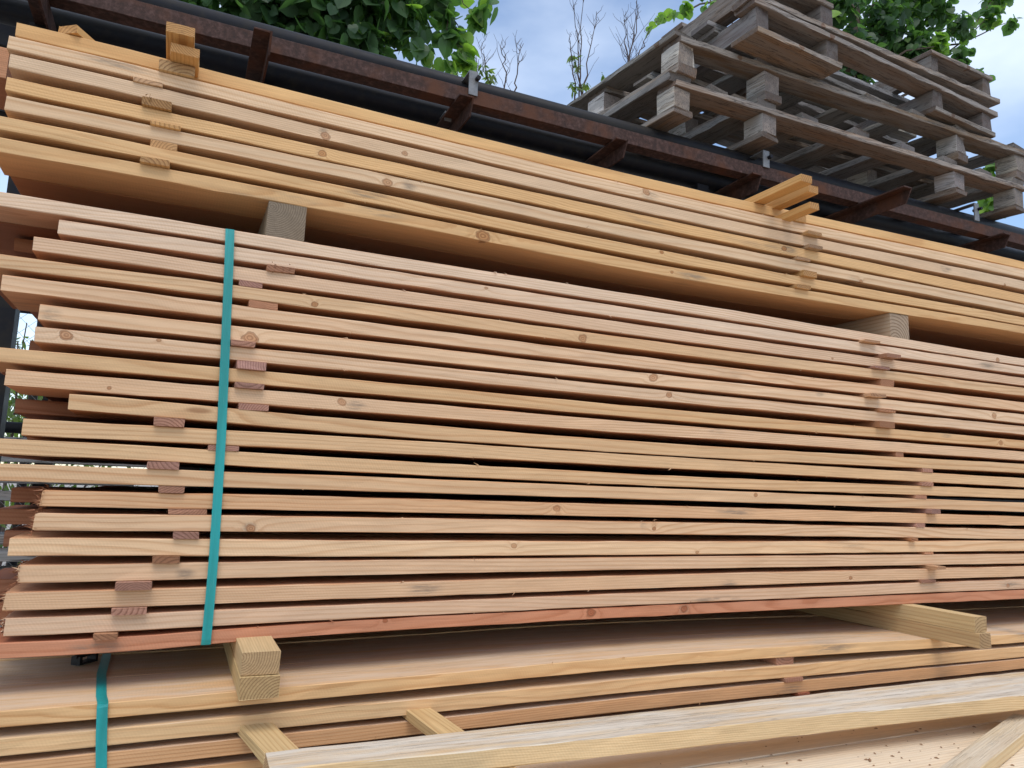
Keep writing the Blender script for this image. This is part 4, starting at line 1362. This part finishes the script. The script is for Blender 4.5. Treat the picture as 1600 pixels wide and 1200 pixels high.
# chain-link fence
fy_ = 2.9
fence = empty("chain_link_fence", (-1.2, fy_, GZ))
tag(fence, "chain link fence with dark top rail past the left ends of the piles", "fence")
parts = []
zt_, zb_, step = 2.05, GZ + 0.05, 0.075
x_a, x_b = -3.0, 0.6
kx = int((x_b - x_a + (zt_ - zb_)) / step)
for i in range(kx):
    xs_ = x_a + i * step
    for sgn in (1, -1):
        x1_ = xs_ - (zt_ - zb_) * (sgn == 1) + (0 if sgn == 1 else 0)
        p = np.array([xs_ - (zt_ - zb_) if sgn == 1 else xs_, 0, zb_])
        q = np.array([xs_ if sgn == 1 else xs_ - (zt_ - zb_), 0, zt_])
        parts.append(tube_data(p - np.array([-1.2, 0, GZ]), q - np.array([-1.2, 0, GZ]), 0.0009, 4, False))
V, Fc = join(parts)
mesh_obj("wire_mesh", V, Fc, M_ZINC, fence)
for zz in (zt_,):
    v, f_ = tube_data((-1.8, 0, zz - GZ), (1.8, 0, zz - GZ), 0.012, 10)
    mesh_obj("rail", v, f_, M_STEEL, fence)
for xx in (-1.5, 0.5, 1.7):
    v, f_ = tube_data((xx, 0.03, 0), (xx, 0.03, zt_ - GZ + 0.05), 0.022, 10)
    mesh_obj("post", v, f_, M_STEEL, fence)
# low pipe rail and grey lumber behind the left ends
ra = PY(20, 668, 1.95)
v, f_ = tube_data((0, 0, 0), (1.6, 0, 0), 0.022, 14)
o = mesh_obj("steel_pipe", v, f_, M_STEEL, None, True)
o.location = (ra[0] - 0.8, 1.95, ra[2])
tag(o, "dark horizontal pipe low behind the rack post at the left edge", "pipe")
gl = [(690, 1.75, 0.05), (715, 1.78, 0.045), (748, 1.72, 0.05), (775, 1.74, 0.05), (845, 1.70, 0.05), (868, 1.66, 0.05), (900, 1.62, 0.06), (935, 1.6, 0.07), (975, 1.55, 0.07)]
lk = ["blue grey plank, highest of the weathered ones past the left ends", "dark grey plank below the blue grey one past the left ends", "grey plank behind the split red board ends at the left",
      "narrow grey plank under the split red ends at the left", "pale grey plank level with the boldly grained board at the left", "grey plank just below the pale grey one at the left edge",
      "silver grey plank behind the seventeenth strapped board's end", "whitish plank behind the eighteenth strapped board's end", "pale plank lowest at the left edge behind the board ends"]
for (pyy, yy, h), lab in zip(gl, lk):
    c = PY(15, pyy, yy)
    V, Fc = plank_mesh(1.3, 8, 0, 0.16, lambda x: h / 3, lambda x: -h / 3, 0.002, 0.0008, 0.003)
    o = mesh_obj("plank", V, Fc, M_GREY)
    o.location = (c[0] - 0.9 + random.uniform(-0.05, 0.12), yy, c[2])
    o.rotation_euler = (0, 0, random.uniform(-0.1, 0.1))
    wood_props(o, (0.36, 0.33, 0.31))
    tag(o, lab, "plank", "weathered planks behind the left ends")
# posts that carry the weathered planks
for dx in (-0.8, 0.15):
    c = PY(15, 800, 1.8)
    pst = mesh_obj("post", *box_data(c[0] - 0.45 + dx, c[0] - 0.37 + dx, 1.93, 2.01, GZ, 1.42), M_GREY)
    wood_props(pst, (0.25, 0.22, 0.2))
    tag(pst, ("grey post behind the weathered planks, outer one" if dx < 0 else "grey post behind the weathered planks, inner one"), "post")
